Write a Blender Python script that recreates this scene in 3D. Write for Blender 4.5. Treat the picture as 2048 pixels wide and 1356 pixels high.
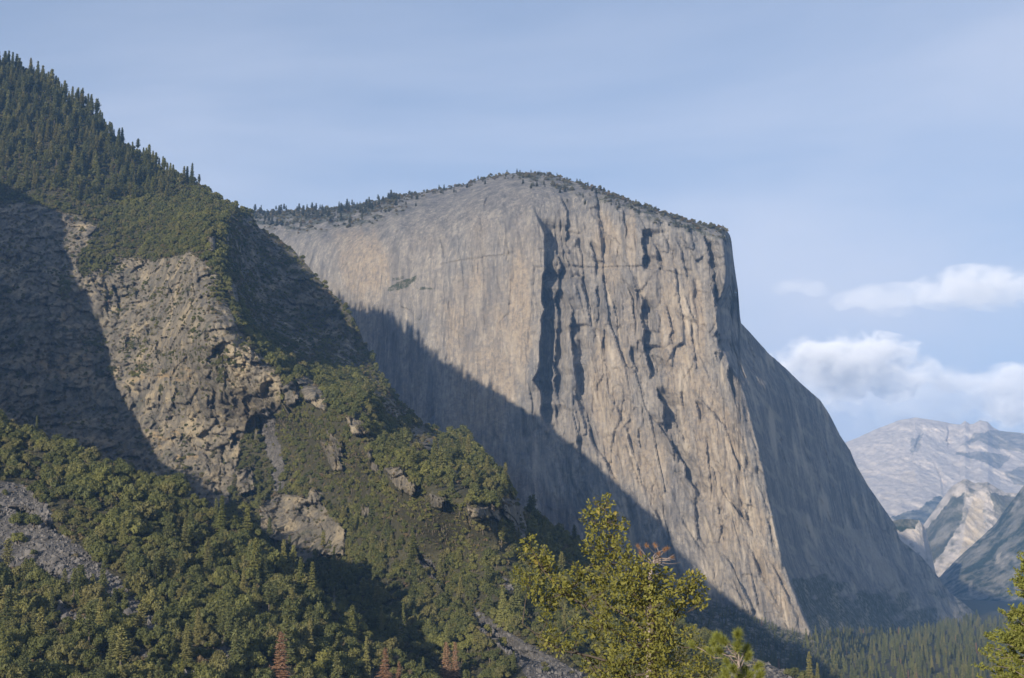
import bpy, math, random
import numpy as np

R = math.radians
scene = bpy.context.scene
for _o in list(bpy.data.objects):
    bpy.data.objects.remove(_o)
COL = scene.collection
rng = np.random.default_rng(11)
random.seed(11)

# ------------------------------------------------------------------ camera, sky, sun, exposure
F, CX, CY = 2974.0, 1024.0, 678.0          # focal length and centre in photograph pixels
PITCH = R(8.26)
cam_d = bpy.data.cameras.new('camera')
cam_d.sensor_width = 36.0
cam_d.sensor_fit = 'HORIZONTAL'
cam_d.lens = F * 36.0 / 2048.0
cam_d.clip_start = 0.5
cam_d.clip_end = 120000.0
cam = bpy.data.objects.new('camera', cam_d)
COL.objects.link(cam)
cam.location = (0, 0, 0)
cam.rotation_euler = (R(90) + PITCH, 0, 0)
scene.camera = cam

SUN_AZ = R(209.5)      # clockwise from +Y: the sun stands behind the camera, to its left
SUN_EL = R(14.5)
SUN_TO = np.array([math.sin(SUN_AZ) * math.cos(SUN_EL), math.cos(SUN_AZ) * math.cos(SUN_EL), math.sin(SUN_EL)])

world = bpy.data.worlds.new('World')
scene.world = world
world.use_nodes = True
wn, wl = world.node_tree.nodes, world.node_tree.links
wn.clear()
w_out = wn.new('ShaderNodeOutputWorld')
w_bg = wn.new('ShaderNodeBackground')
w_sky = wn.new('ShaderNodeTexSky')
w_sky.sky_type = 'NISHITA'
w_sky.sun_disc = False
w_sky.sun_elevation = SUN_EL
w_sky.sun_rotation = SUN_AZ
w_sky.altitude = 1400
w_sky.air_density = 1.0
w_sky.dust_density = 1.2
w_sky.ozone_density = 3.2
w_bg.inputs['Strength'].default_value = 0.092
# thin high cloud veil over the whole sky
w_tc = wn.new('ShaderNodeTexCoord')
w_map = wn.new('ShaderNodeMapping')
w_map.inputs['Scale'].default_value = (1.2, 1.0, 4.0)
w_map.inputs['Rotation'].default_value = (0, R(14), 0)
w_noise = wn.new('ShaderNodeTexNoise')
w_noise.inputs['Scale'].default_value = 1.6
w_noise.inputs['Detail'].default_value = 7
w_noise.inputs['Roughness'].default_value = 0.5
w_noise.inputs['Distortion'].default_value = 0.4
w_ramp = wn.new('ShaderNodeMapRange')
w_ramp.inputs['From Min'].default_value = 0.36
w_ramp.inputs['From Max'].default_value = 0.72
w_ramp.inputs['To Min'].default_value = 0.26
w_ramp.inputs['To Max'].default_value = 0.74
w_mix = wn.new('ShaderNodeMixRGB')
w_mix.inputs['Color2'].default_value = (6.7, 6.95, 7.9, 1)
wl.new(w_tc.outputs['Generated'], w_map.inputs['Vector'])
wl.new(w_map.outputs['Vector'], w_noise.inputs['Vector'])
wl.new(w_noise.outputs['Fac'], w_ramp.inputs['Value'])
# a thin veil looks denser where the line of sight crosses it at a slant
w_sep = wn.new('ShaderNodeSeparateXYZ')
wl.new(w_tc.outputs['Generated'], w_sep.inputs[0])
w_z = wn.new('ShaderNodeMath'); w_z.operation = 'ADD'; w_z.inputs[1].default_value = 0.22
wl.new(w_sep.outputs['Z'], w_z.inputs[0])
w_am = wn.new('ShaderNodeMath'); w_am.operation = 'DIVIDE'; w_am.inputs[0].default_value = 0.52; w_am.use_clamp = False
wl.new(w_z.outputs[0], w_am.inputs[1])
w_f = wn.new('ShaderNodeMath'); w_f.operation = 'MULTIPLY'; w_f.use_clamp = True
wl.new(w_ramp.outputs['Result'], w_f.inputs[0]); wl.new(w_am.outputs[0], w_f.inputs[1])
wl.new(w_f.outputs[0], w_mix.inputs['Fac'])
wl.new(w_sky.outputs['Color'], w_mix.inputs['Color1'])
wl.new(w_mix.outputs['Color'], w_bg.inputs['Color'])
wl.new(w_bg.outputs['Background'], w_out.inputs['Surface'])

sun_d = bpy.data.lights.new('sun', 'SUN')
sun_d.energy = 5.0
sun_d.angle = R(0.53)
sun_d.color = (1.0, 0.89, 0.74)
sun = bpy.data.objects.new('sun', sun_d)
COL.objects.link(sun)
from mathutils import Vector, Matrix
sun.rotation_euler = Vector(-SUN_TO).to_track_quat('-Z', 'Y').to_euler()

vs = scene.view_settings
vs.view_transform = 'Standard'
vs.look = 'None'
vs.exposure = 0.42
vs.gamma = 1.0
vs.use_curve_mapping = False
cy = scene.cycles
cy.max_bounces = 6
cy.diffuse_bounces = 3
cy.glossy_bounces = 2
cy.transmission_bounces = 3
cy.transparent_max_bounces = 8
cy.volume_bounces = 3
cy.use_denoising = True
cy.use_adaptive_sampling = True
cy.adaptive_threshold = 0.015

# ------------------------------------------------------------------ small maths helpers
def unproj(px, py, D):
    """photograph pixel + distance along +Y -> world point (camera at the origin)"""
    u = (np.asarray(px, float) - CX) / F
    v = -(np.asarray(py, float) - CY) / F
    c, s = math.cos(PITCH), math.sin(PITCH)
    dy = c - v * s
    dz = s + v * c
    D = np.asarray(D, float)
    return np.stack([u / dy * D, np.broadcast_to(D, np.broadcast(u, D).shape) + 0 * u, dz / dy * D], -1)

def proj(P):
    P = np.asarray(P, float)
    c, s = math.cos(PITCH), math.sin(PITCH)
    f = P[..., 1] * c + P[..., 2] * s
    up = -P[..., 1] * s + P[..., 2] * c
    return CX + F * P[..., 0] / f, CY - F * up / f

def sstep(a, b, x):
    t = np.clip((x - a) / (b - a), 0, 1)
    return t * t * (3 - 2 * t)

def _h(ix, iy, iz, seed):
    n = (ix.astype(np.int64) * 374761393 + iy.astype(np.int64) * 668265263 + iz.astype(np.int64) * 2147483647 + seed * 1274126177) & 0xffffffff
    n = ((n ^ (n >> 13)) * 1274126177) & 0xffffffff
    n = n ^ (n >> 16)
    return n

def noise3(x, y, z, seed=0):
    x, y, z = np.broadcast_arrays(np.asarray(x, float), np.asarray(y, float), np.asarray(z, float))
    ix, iy, iz = np.floor(x), np.floor(y), np.floor(z)
    fx, fy, fz = x - ix, y - iy, z - iz
    ix, iy, iz = ix.astype(np.int64), iy.astype(np.int64), iz.astype(np.int64)
    ux, uy, uz = (t * t * t * (t * (t * 6 - 15) + 10) for t in (fx, fy, fz))
    res = 0
    for dx in (0, 1):
        wx = ux if dx else 1 - ux
        for dy in (0, 1):
            wy = uy if dy else 1 - uy
            for dz in (0, 1):
                wz = uz if dz else 1 - uz
                h = _h(ix + dx, iy + dy, iz + dz, seed)
                gx = (h & 255) / 127.5 - 1
                gy = ((h >> 8) & 255) / 127.5 - 1
                gz = ((h >> 16) & 255) / 127.5 - 1
                res = res + wx * wy * wz * (gx * (fx - dx) + gy * (fy - dy) + gz * (fz - dz))
    return res * 1.2

def fbm(x, y, z, oct=4, seed=0, gain=0.5, lac=2.03):
    a, r, n = 1.0, 0, 0
    for k in range(oct):
        r = r + a * noise3(x, y, z, seed + 17 * k)
        n += a
        a *= gain
        x, y, z = x * lac, y * lac, z * lac
    return r / n

def ridged(x, y, z, oct=3, seed=0):
    a, r, n = 1.0, 0, 0
    for k in range(oct):
        r = r + a * (1 - np.abs(noise3(x, y, z, seed + 31 * k)) * 2.2)
        n += a
        a *= 0.5
        x, y, z = x * 2.1, y * 2.1, z * 2.1
    return r / n

def worley(x, y, seed=0):
    """2-D cells: nearest distance, second distance, cell random"""
    x, y = np.broadcast_arrays(np.asarray(x, float), np.asarray(y, float))
    ix, iy = np.floor(x).astype(np.int64), np.floor(y).astype(np.int64)
    f1 = np.full(x.shape, 9.0)
    kx, ky = np.zeros(x.shape), np.zeros(x.shape)
    f2 = np.full(x.shape, 9.0)
    idr = np.zeros(x.shape)
    for dx in (-1, 0, 1):
        for dy in (-1, 0, 1):
            h = _h(ix + dx, iy + dy, ix * 0, seed)
            cx = ix + dx + (h & 1023) / 1023.0
            cyy = iy + dy + ((h >> 10) & 1023) / 1023.0
            d = np.hypot(x - cx, y - cyy)
            r = ((h >> 20) & 1023) / 1023.0
            near = d < f1
            f2 = np.where(near, f1, np.minimum(f2, d))
            idr = np.where(near, r, idr)
            kx, ky = np.where(near, x - cx, kx), np.where(near, y - cyy, ky)
            f1 = np.where(near, d, f1)
    worley.off = (kx, ky)
    return f1, f2, idr

class TPS:
    """thin-plate interpolation of distance from control points (px, py, D)"""
    def __init__(self, pts, sm=1e-3):
        p = np.array(pts, float)
        self.c = p[:, :2] / 500.0
        n = len(p)
        d = np.hypot(*(self.c[:, None, :] - self.c[None]).transpose(2, 0, 1))
        K = self.k(d) + sm * np.eye(n)
        A = np.zeros((n + 3, n + 3))
        A[:n, :n] = K
        A[:n, n] = A[n, :n] = 1
        A[:n, n + 1:] = self.c
        A[n + 1:, :n] = self.c.T
        b = np.zeros(n + 3)
        b[:n] = p[:, 2]
        self.w = np.linalg.solve(A, b)
    @staticmethod
    def k(d):
        return np.where(d > 1e-9, d * d * np.log(np.maximum(d, 1e-9)), 0)
    def __call__(self, px, py):
        x, y = np.asarray(px, float) / 500.0, np.asarray(py, float) / 500.0
        n = len(self.c)
        r = self.w[n] + self.w[n + 1] * x + self.w[n + 2] * y
        for i in range(n):
            r = r + self.w[i] * self.k(np.hypot(x - self.c[i, 0], y - self.c[i, 1]))
        return r

def inpoly(px, py, poly):
    px, py = np.asarray(px, float), np.asarray(py, float)
    inside = np.zeros(np.broadcast(px, py).shape, bool)
    n = len(poly)
    for i in range(n):
        x1, y1 = poly[i]
        x2, y2 = poly[(i + 1) % n]
        if y1 == y2:
            continue
        c = ((y1 > py) != (y2 > py)) & (px < (x2 - x1) * (py - y1) / (y2 - y1) + x1)
        inside ^= c
    return inside

def curve(pts):
    xs = np.array([p[0] for p in pts], float)
    ys = np.array([p[1] for p in pts], float)
    return lambda x: np.interp(x, xs, ys)

# ------------------------------------------------------------------ materials
def new_mat(name):
    m = bpy.data.materials.new(name)
    m.use_nodes = True
    nt = m.node_tree
    b = nt.nodes['Principled BSDF']
    b.inputs['Roughness'].default_value = 0.95
    b.inputs['Specular IOR Level'].default_value = 0.12
    return m, nt, nt.nodes, nt.links, b

def rgba(c):
    return (c[0], c[1], c[2], 1)

def add_noise(nt, scale, vec, detail=6, rough=0.6, dist=0.0):
    n = nt.nodes.new('ShaderNodeTexNoise')
    n.inputs['Scale'].default_value = scale
    n.inputs['Detail'].default_value = detail
    n.inputs['Roughness'].default_value = rough
    n.inputs['Distortion'].default_value = dist
    nt.links.new(vec, n.inputs['Vector'])
    return n.outputs['Fac']

def add_map(nt, val, a, b, c=0.0, d=1.0):
    n = nt.nodes.new('ShaderNodeMapRange')
    n.inputs['From Min'].default_value = a
    n.inputs['From Max'].default_value = b
    n.inputs['To Min'].default_value = c
    n.inputs['To Max'].default_value = d
    nt.links.new(val, n.inputs['Value'])
    return n.outputs['Result']

def add_mix(nt, fac, c1, c2, mode='MIX'):
    n = nt.nodes.new('ShaderNodeMixRGB')
    n.blend_type = mode
    for key, c in (('Fac', fac), ('Color1', c1), ('Color2', c2)):
        if isinstance(c, (int, float)):
            n.inputs[key].default_value = c
        elif isinstance(c, tuple):
            n.inputs[key].default_value = rgba(c)
        else:
            nt.links.new(c, n.inputs[key])
    return n.outputs['Color']

def add_math(nt, op, a, b):
    n = nt.nodes.new('ShaderNodeMath')
    n.operation = op
    for i, v in enumerate((a, b)):
        if isinstance(v, (int, float)):
            n.inputs[i].default_value = v
        else:
            nt.links.new(v, n.inputs[i])
    return n.outputs[0]

def mapping(nt, scale, rot=(0, 0, 0)):
    g = nt.nodes.new('ShaderNodeNewGeometry')
    m = nt.nodes.new('ShaderNodeMapping')
    m.inputs['Scale'].default_value = scale
    m.inputs['Rotation'].default_value = rot
    nt.links.new(g.outputs['Position'], m.inputs['Vector'])
    return m.outputs['Vector']

def masks(nt):
    a = nt.nodes.new('ShaderNodeAttribute')
    a.attribute_name = 'mask'
    s = nt.nodes.new('ShaderNodeSeparateColor')
    nt.links.new(a.outputs['Color'], s.inputs['Color'])
    return s.outputs['Red'], s.outputs['Green'], s.outputs['Blue']

def bump(nt, b, height, strength, dist):
    n = nt.nodes.new('ShaderNodeBump')
    n.inputs['Strength'].default_value = strength
    n.inputs['Distance'].default_value = dist
    nt.links.new(height, n.inputs['Height'])
    nt.links.new(n.outputs['Normal'], b.inputs['Normal'])

def granite_material():
    # mask: R = warm stain, G = plants / soil, B = pale fresh rock and painted ledge relief on the flank
    m, nt, N, L, b = new_mat('granite')
    mr, mg, mb = masks(nt)
    v = mapping(nt, (1, 1, 1))
    vs_ = mapping(nt, (0.035, 0.02, 0.0035), (0, R(4), 0))
    vf = mapping(nt, (0.16, 0.08, 0.014), (0, R(4), 0))
    big = add_noise(nt, 0.006, v, 5, 0.6)
    streak = add_noise(nt, 1.0, vs_, 6, 0.65, 0.3)
    fine = add_noise(nt, 1.0, vf, 6, 0.7, 0.2)
    grain = add_noise(nt, 0.09, v, 8, 0.72)
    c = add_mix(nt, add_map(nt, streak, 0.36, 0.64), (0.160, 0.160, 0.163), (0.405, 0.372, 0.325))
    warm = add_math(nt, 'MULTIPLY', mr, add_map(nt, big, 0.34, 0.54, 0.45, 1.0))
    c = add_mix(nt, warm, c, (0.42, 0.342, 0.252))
    pale = add_map(nt, fine, 0.54, 0.70, 0, 0.85)
    c = add_mix(nt, pale, c, (0.54, 0.475, 0.39))
    dark = add_map(nt, fine, 0.46, 0.32, 0, 0.75)
    c = add_mix(nt, dark, c, (0.125, 0.12, 0.125))
    c = add_mix(nt, add_map(nt, grain, 0.42, 0.62, 0.0, 0.6), c, (0.16, 0.155, 0.155))
    c = add_mix(nt, mb, c, (0.58, 0.50, 0.39))
    scrub = add_math(nt, 'MULTIPLY', mg, add_map(nt, grain, 0.40, 0.56, 0.25, 1))
    c = add_mix(nt, scrub, c, (0.055, 0.065, 0.032))
    L.new(c, b.inputs['Base Color'])
    bump(nt, b, add_math(nt, 'ADD', fine, grain), 1.0, 8.0)
    return m

def slope_material():
    # mask: R = bare rock, G = scree, B = dry grass ; otherwise leafy soil
    m, nt, N, L, b = new_mat('slope_ground')
    mr, mg, mb = masks(nt)
    v = mapping(nt, (1, 1, 1))
    vb = mapping(nt, (0.10, 0.08, 0.045))
    n1 = add_noise(nt, 0.03, v, 6, 0.65)
    n2 = add_noise(nt, 0.25, v, 6, 0.7)
    n3 = add_noise(nt, 1.0, vb, 6, 0.7, 0.3)
    soil = add_mix(nt, n2, (0.030, 0.034, 0.018), (0.105, 0.092, 0.056))
    rock = add_mix(nt, add_map(nt, n3, 0.34, 0.66), (0.078, 0.075, 0.070), (0.245, 0.212, 0.160))
    rock = add_mix(nt, add_map(nt, n1, 0.51, 0.66, 0, 0.85), rock, (0.37, 0.305, 0.20))
    rock = add_mix(nt, add_map(nt, n2, 0.42, 0.28, 0, 0.7), rock, (0.06, 0.06, 0.058))
    rock = add_mix(nt, add_map(nt, n1, 0.44, 0.34, 0, 0.5), rock, (0.075, 0.08, 0.05))
    scree = add_mix(nt, add_map(nt, n2, 0.35, 0.65), (0.06, 0.058, 0.058), (0.15, 0.14, 0.13))
    grass = add_mix(nt, n2, (0.26, 0.185, 0.10), (0.36, 0.27, 0.15))
    c = add_mix(nt, mr, soil, rock)
    c = add_mix(nt, mg, c, scree)
    c = add_mix(nt, mb, c, grass)
    L.new(c, b.inputs['Base Color'])
    bump(nt, b, add_math(nt, 'ADD', n2, n3), 0.9, 3.0)
    return m

def far_material():
    # pale distant granite with dark conifer cover (mask G), warm scars (mask B)
    m, nt, N, L, b = new_mat('far_granite')
    mr, mg, mb = masks(nt)
    v = mapping(nt, (0.007, 0.007, 0.007))
    vs_ = mapping(nt, (0.016, 0.012, 0.004), (0, R(35), 0))
    n1 = add_noise(nt, 1.0, v, 9, 0.68)
    n2 = add_noise(nt, 1.0, vs_, 9, 0.66, 0.3)
    c = add_mix(nt, add_map(nt, n2, 0.36, 0.64), (0.46, 0.41, 0.355), (0.70, 0.61, 0.51))
    c = add_mix(nt, mb, c, (0.62, 0.50, 0.33))
    f = add_math(nt, 'MULTIPLY', mg, add_map(nt, n1, 0.40, 0.56, 0.62, 1.0))
    c = add_mix(nt, f, c, (0.038, 0.052, 0.030))
    L.new(c, b.inputs['Base Color'])
    bump(nt, b, n2, 0.8, 30.0)
    return m

MAT_GRANITE = granite_material()
MAT_SLOPE = slope_material()
MAT_FAR = far_material()

# ------------------------------------------------------------------ terrain builder
def grid_mesh(name, P, mask, mat):
    r, c = P.shape[:2]
    me = bpy.data.meshes.new(name)
    idx = np.arange(r * c).reshape(r, c)
    q = np.stack([idx[1:, :-1], idx[1:, 1:], idx[:-1, 1:], idx[:-1, :-1]], -1).reshape(-1, 4)
    me.vertices.add(r * c)
    me.vertices.foreach_set('co', P.reshape(-1).astype(np.float32))
    me.loops.add(q.size)
    me.loops.foreach_set('vertex_index', q.reshape(-1).astype(np.int32))
    me.polygons.add(len(q))
    me.polygons.foreach_set('loop_start', np.arange(0, q.size, 4, dtype=np.int32))
    me.polygons.foreach_set('use_smooth', np.ones(len(q), bool))
    me.update(calc_edges=True)
    if mask is not None:
        at = me.attributes.new('mask', 'FLOAT_COLOR', 'POINT')
        m4 = np.ones((r * c, 4), np.float32)
        m4[:, :3] = mask.reshape(-1, 3)
        at.data.foreach_set('color', m4.reshape(-1))
    me.materials.append(mat)
    ob = bpy.data.objects.new(name, me)
    COL.objects.link(ob)
    return ob

def structure(ob, label, cat=None):
    ob['kind'] = 'structure'
    ob['label'] = label
    if cat:
        ob['category'] = cat
    return ob

class Sheet:
    """a landform: front surface given by distance over the view, with a back side behind its crest"""
    def __init__(self, name, pxs, top, bot, nrow, Dfn, relief, maskfn, mat, back=((60, 5), (200, 60), (500, 300), (900, 900)), rowpow=0.0):
        V = np.linspace(0, 1, nrow)
        V = V * (1 - rowpow) + rowpow * V ** 2
        PX = np.broadcast_to(pxs[None, :], (nrow, len(pxs))).copy()
        T = top(pxs)
        B = bot(pxs) if callable(bot) else np.full(len(pxs), float(bot))
        PY = T[None, :] + (B - T)[None, :] * V[:, None]
        D0 = Dfn(PX, PY)
        P0 = unproj(PX, PY, D0)
        dD = relief(PX, PY, P0, D0, T[None, :])
        D = D0 + dD
        P = unproj(PX, PY, D)
        M = maskfn(PX, PY, P, T[None, :])
        self.PX, self.PY, self.P, self.M, self.top = PX, PY, P, M, top
        rows, mrows = [P], [M]
        for (dy, dz) in back:
            k = P[0].copy()
            f = (k[:, 1] + dy) / k[:, 1]
            k[:, 0] *= f
            k[:, 1] += dy
            k[:, 2] -= dz
            rows.insert(0, k[None])
            mrows.insert(0, M[:1])
        self.ob = grid_mesh(name, np.concatenate(rows), np.concatenate(mrows), mat)

# ------------------------------------------------------------------ the great granite cliff
CAP_TOP = curve([(380, 432), (480, 428), (510, 424), (560, 421), (600, 420), (650, 418), (700, 413), (740, 406), (760, 401), (800, 391), (850, 383),
                 (900, 375), (930, 369), (950, 361), (980, 353), (1000, 349), (1030, 346), (1060, 345), (1100, 348), (1150, 363), (1200, 378),
                 (1250, 397), (1300, 415), (1350, 432), (1400, 447), (1430, 453), (1452, 461), (1459, 468), (1463, 480), (1466, 510), (1470, 540), (1476, 580),
                 (1481, 645), (1500, 665), (1540, 710), (1570, 735), (1600, 765), (1640, 800), (1660, 830), (1680, 870), (1700, 900), (1715, 935),
                 (1735, 970), (1760, 1005), (1790, 1050), (1800, 1080), (1840, 1110), (1870, 1145), (1900, 1185), (1920, 1200), (1960, 1235),
                 (2000, 1258), (2060, 1272), (2120, 1280)])
CAP_EDGE = curve([(440, 1440), (480, 1446), (540, 1450), (572, 1449), (600, 1436), (640, 1434), (690, 1440), (730, 1458), (770, 1482), (800, 1492), (856, 1505), (935, 1525), (1009, 1538), (1092, 1556), (1166, 1579),
                  (1203, 1592), (1270, 1621), (1400, 1680)])
CAP_BASE = curve([(900, 1010), (1060, 1075), (1180, 1135), (1300, 1168), (1380, 1190), (1440, 1205), (1500, 1230), (1560, 1255), (1621, 1272),
                  (1640, 1262), (1680, 1258), (1760, 1258), (1850, 1262), (1960, 1275), (2100, 1300)])
CAP_PLAN = curve([(380, 4150), (480, 3960), (560, 3760), (640, 3580), (720, 3460), (800, 3370), (900, 3285), (1000, 3220), (1065, 3185), (1100, 3205),
                  (1160, 3215), (1220, 3185), (1300, 3160), (1380, 3140), (1440, 3125), (1480, 3120), (1700, 3120)])

def cap_D(px, py):
    e = CAP_EDGE(py)
    d = px - e
    D = CAP_PLAN(np.minimum(px, e))
    D = D - (py - 800) * 0.22 - 0.0005 * np.maximum(py - 900, 0) ** 2
    right = np.maximum(d, 0)
    D = D + np.where(d > 0, 6.4 * np.minimum(right, 90) + 5.4 * np.maximum(right - 90, 0), 0)
    t = py - CAP_TOP(px)
    w = sstep(1200, 860, px)
    D = D + (90 + 520 * w) * np.exp(-t / (10 + 22 * w)) * (px < 1475)
    D = D + 260 * np.exp(-((px - 1050) / 130.0) ** 2) * np.exp(-t / 38.0)
    # scree and forest apron below the wall
    s = py - CAP_BASE(px)
    ap = np.maximum(s, 0)
    D = D - np.where(s > 0, 1.9 * ap, 0)
    D = D - sstep(1600, 1700, px) * np.maximum(py - 1080, 0) * 0.9
    return np.maximum(D, 2350)

# shadowed corners and recesses of the wall: (edge polyline, width at top, width at bottom)
CAP_STROKES = [
    ([(1064, 400), (1083, 469), (1091, 502), (1089, 547), (1085, 596), (1083, 644), (1076, 703), (1070, 760), (1084, 800), (1090, 850), (1096, 905)], 36, 32),
    ([(1120, 385), (1128, 420), (1133, 470), (1130, 520)], 18, 12),
    ([(1112, 470), (1118, 540), (1113, 600), (1112, 680), (1110, 760), (1118, 840)], 20, 18),
    ([(1138, 590), (1140, 644), (1141, 693), (1149, 742), (1152, 800), (1158, 850)], 26, 14),
    ([(1156, 541), (1166, 575), (1176, 605), (1184, 640)], 7, 6),
    ([(1247, 415), (1248, 445), (1250, 480)], 13, 10),
    ([(1279, 455), (1281, 490), (1281, 520), (1284, 545)], 26, 16),
    ([(1256, 565), (1262, 600), (1266, 631), (1271, 690)], 10, 9),
    ([(1283, 585), (1283, 640), (1282, 677), (1292, 726), (1298, 765)], 18, 24),
    ([(1263, 690), (1266, 720), (1276, 750)], 16, 10),
    ([(1405, 460), (1412, 490), (1419, 520), (1426, 563), (1432, 600)], 22, 12),
    ([(1425, 560), (1430, 620), (1434, 680), (1438, 740)], 24, 20),
    ([(1456, 720), (1460, 760), (1468, 800)], 20, 14),
    ([(1314, 770), (1319, 800), (1326, 840), (1337, 880)], 30, 22),
    ([(1290, 823), (1314, 848), (1339, 885), (1364, 929), (1385, 976), (1398, 1009)], 20, 15),
    ([(1335, 830), (1350, 850), (1372, 890)], 8, 8),
    ([(1434, 968), (1455, 1000), (1475, 1026), (1492, 1045), (1503, 1066)], 7, 6),
    ([(1042, 815), (1043, 850), (1046, 884)], 12, 9),
    ([(1057, 765), (1060, 820), (1062, 880)], 9, 9),
    ([(1388, 800), (1398, 830), (1402, 850)], 14, 8),
    ([(1310, 485), (1316, 520), (1328, 548)], 12, 8),
    ([(1352, 470), (1362, 520), (1378, 560)], 9, 7),
    ([(1180, 480), (1192, 530), (1195, 560)], 10, 7),
    ([(1190, 560), (1194, 600), (1191, 640), (1196, 680)], 12, 8),
    ([(1222, 590), (1232, 640), (1238, 700)], 8, 6),
    ([(1330, 600), (1340, 650), (1346, 700), (1350, 740)], 9, 7),
    ([(1380, 640), (1388, 700), (1392, 760)], 8, 6),
    ([(1150, 870), (1160, 910), (1164, 940)], 12, 8),
    ([(1225, 850), (1236, 890), (1240, 930)], 6, 6),
    ([(1250, 850), (1262, 900), (1275, 950), (1300, 1000)], 6, 5),
    ([(1360, 1030), (1380, 1070), (1410, 1110)], 6, 5),
    ([(1430, 1000), (1440, 1050), (1452, 1095)], 6, 5),
    ([(1490, 1080), (1508, 1120), (1530, 1165), (1560, 1220)], 7, 7),
    ([(975, 390), (969, 405), (968, 425)], 10, 6),
    ([(880, 470), (884, 500), (886, 520)], 5, 4),
    ([(940, 480), (945, 540), (944, 560)], 4, 4),
    ([(1010, 440), (1013, 500), (1012, 530)], 4, 4),
]

# the many smaller corners and flakes between them
_rs = np.random.default_rng(5)
for _k in range(230):
    _x, _y = _rs.uniform(1085, 1540), _rs.uniform(400, 1150)
    if _x > CAP_EDGE(_y) - 8 or _y < CAP_TOP(_x) + 24:
        continue
    _l = _rs.uniform(30, 170)
    _s = 0.10 + 0.35 * max(0, (_y - 750) / 450.0) + _rs.normal(0, 0.09)
    _w = min(9, 2.2 + _rs.exponential(2.0))
    CAP_STROKES.append(([(_x, _y), (_x + _s * _l * 0.5 + _rs.normal(0, 2), _y + _l * 0.5), (_x + _s * _l, _y + _l)], _w, _w * _rs.uniform(0.4, 1)))
for _k in range(110):
    _x, _y = _rs.uniform(620, 1075), _rs.uniform(430, 950)
    _l = _rs.uniform(16, 80)
    _w = _rs.uniform(1.2, 3.0)
    CAP_STROKES.append(([(_x, _y), (_x + _rs.normal(0, 3), _y + _l * 0.5), (_x + _rs.normal(0, 4), _y + _l)], _w, _w * 0.7))

def strokes(px, py, lst, mpp):
    out = np.zeros(px.shape)
    for pts, w0, w1 in lst:
        ys = np.array([p[1] for p in pts], float)
        xs = np.array([p[0] for p in pts], float)
        y0, y1 = ys[0], ys[-1]
        sel = (py > y0 - 2) & (py < y1 + 2) & (px > xs.min() - 3 * max(w0, w1)) & (px < xs.max() + 3 * max(w0, w1))
        if not sel.any():
            continue
        x, y = px[sel], py[sel]
        t = np.clip((y - y0) / (y1 - y0), 0, 1)
        rs = np.random.default_rng(int(xs[0] * 7 + ys[0] * 13))
        ky = np.cumsum(rs.uniform(5, 26, 90)) + y0 - 12
        jig = np.interp(y, ky, rs.normal(0, 0.055 * (w0 + w1) + 0.9, 90))
        jw = np.interp(y, ky, rs.uniform(0.55, 1.2, 90))
        d = x - np.interp(y, ys, xs) - jig
        w = (w0 + (w1 - w0) * t) * jw
        h = 2.3 * w * mpp
        tap = sstep(0, 0.22, t) * sstep(1, 0.75, t)
        rec = np.where(d >= 0, sstep(0, 1, np.clip(d / 1.6, 0, 1)) * np.clip(1.06 - d / (1.9 * w), 0, 1) ** 1.2, 0)
        fwd = np.where(d < 0, np.exp(d / (0.35 * w + 1)), np.exp(-np.maximum(d, 0) / 1.0)) * 0.22
        out[sel] += tap * h * (rec - fwd)
    return out

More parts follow.
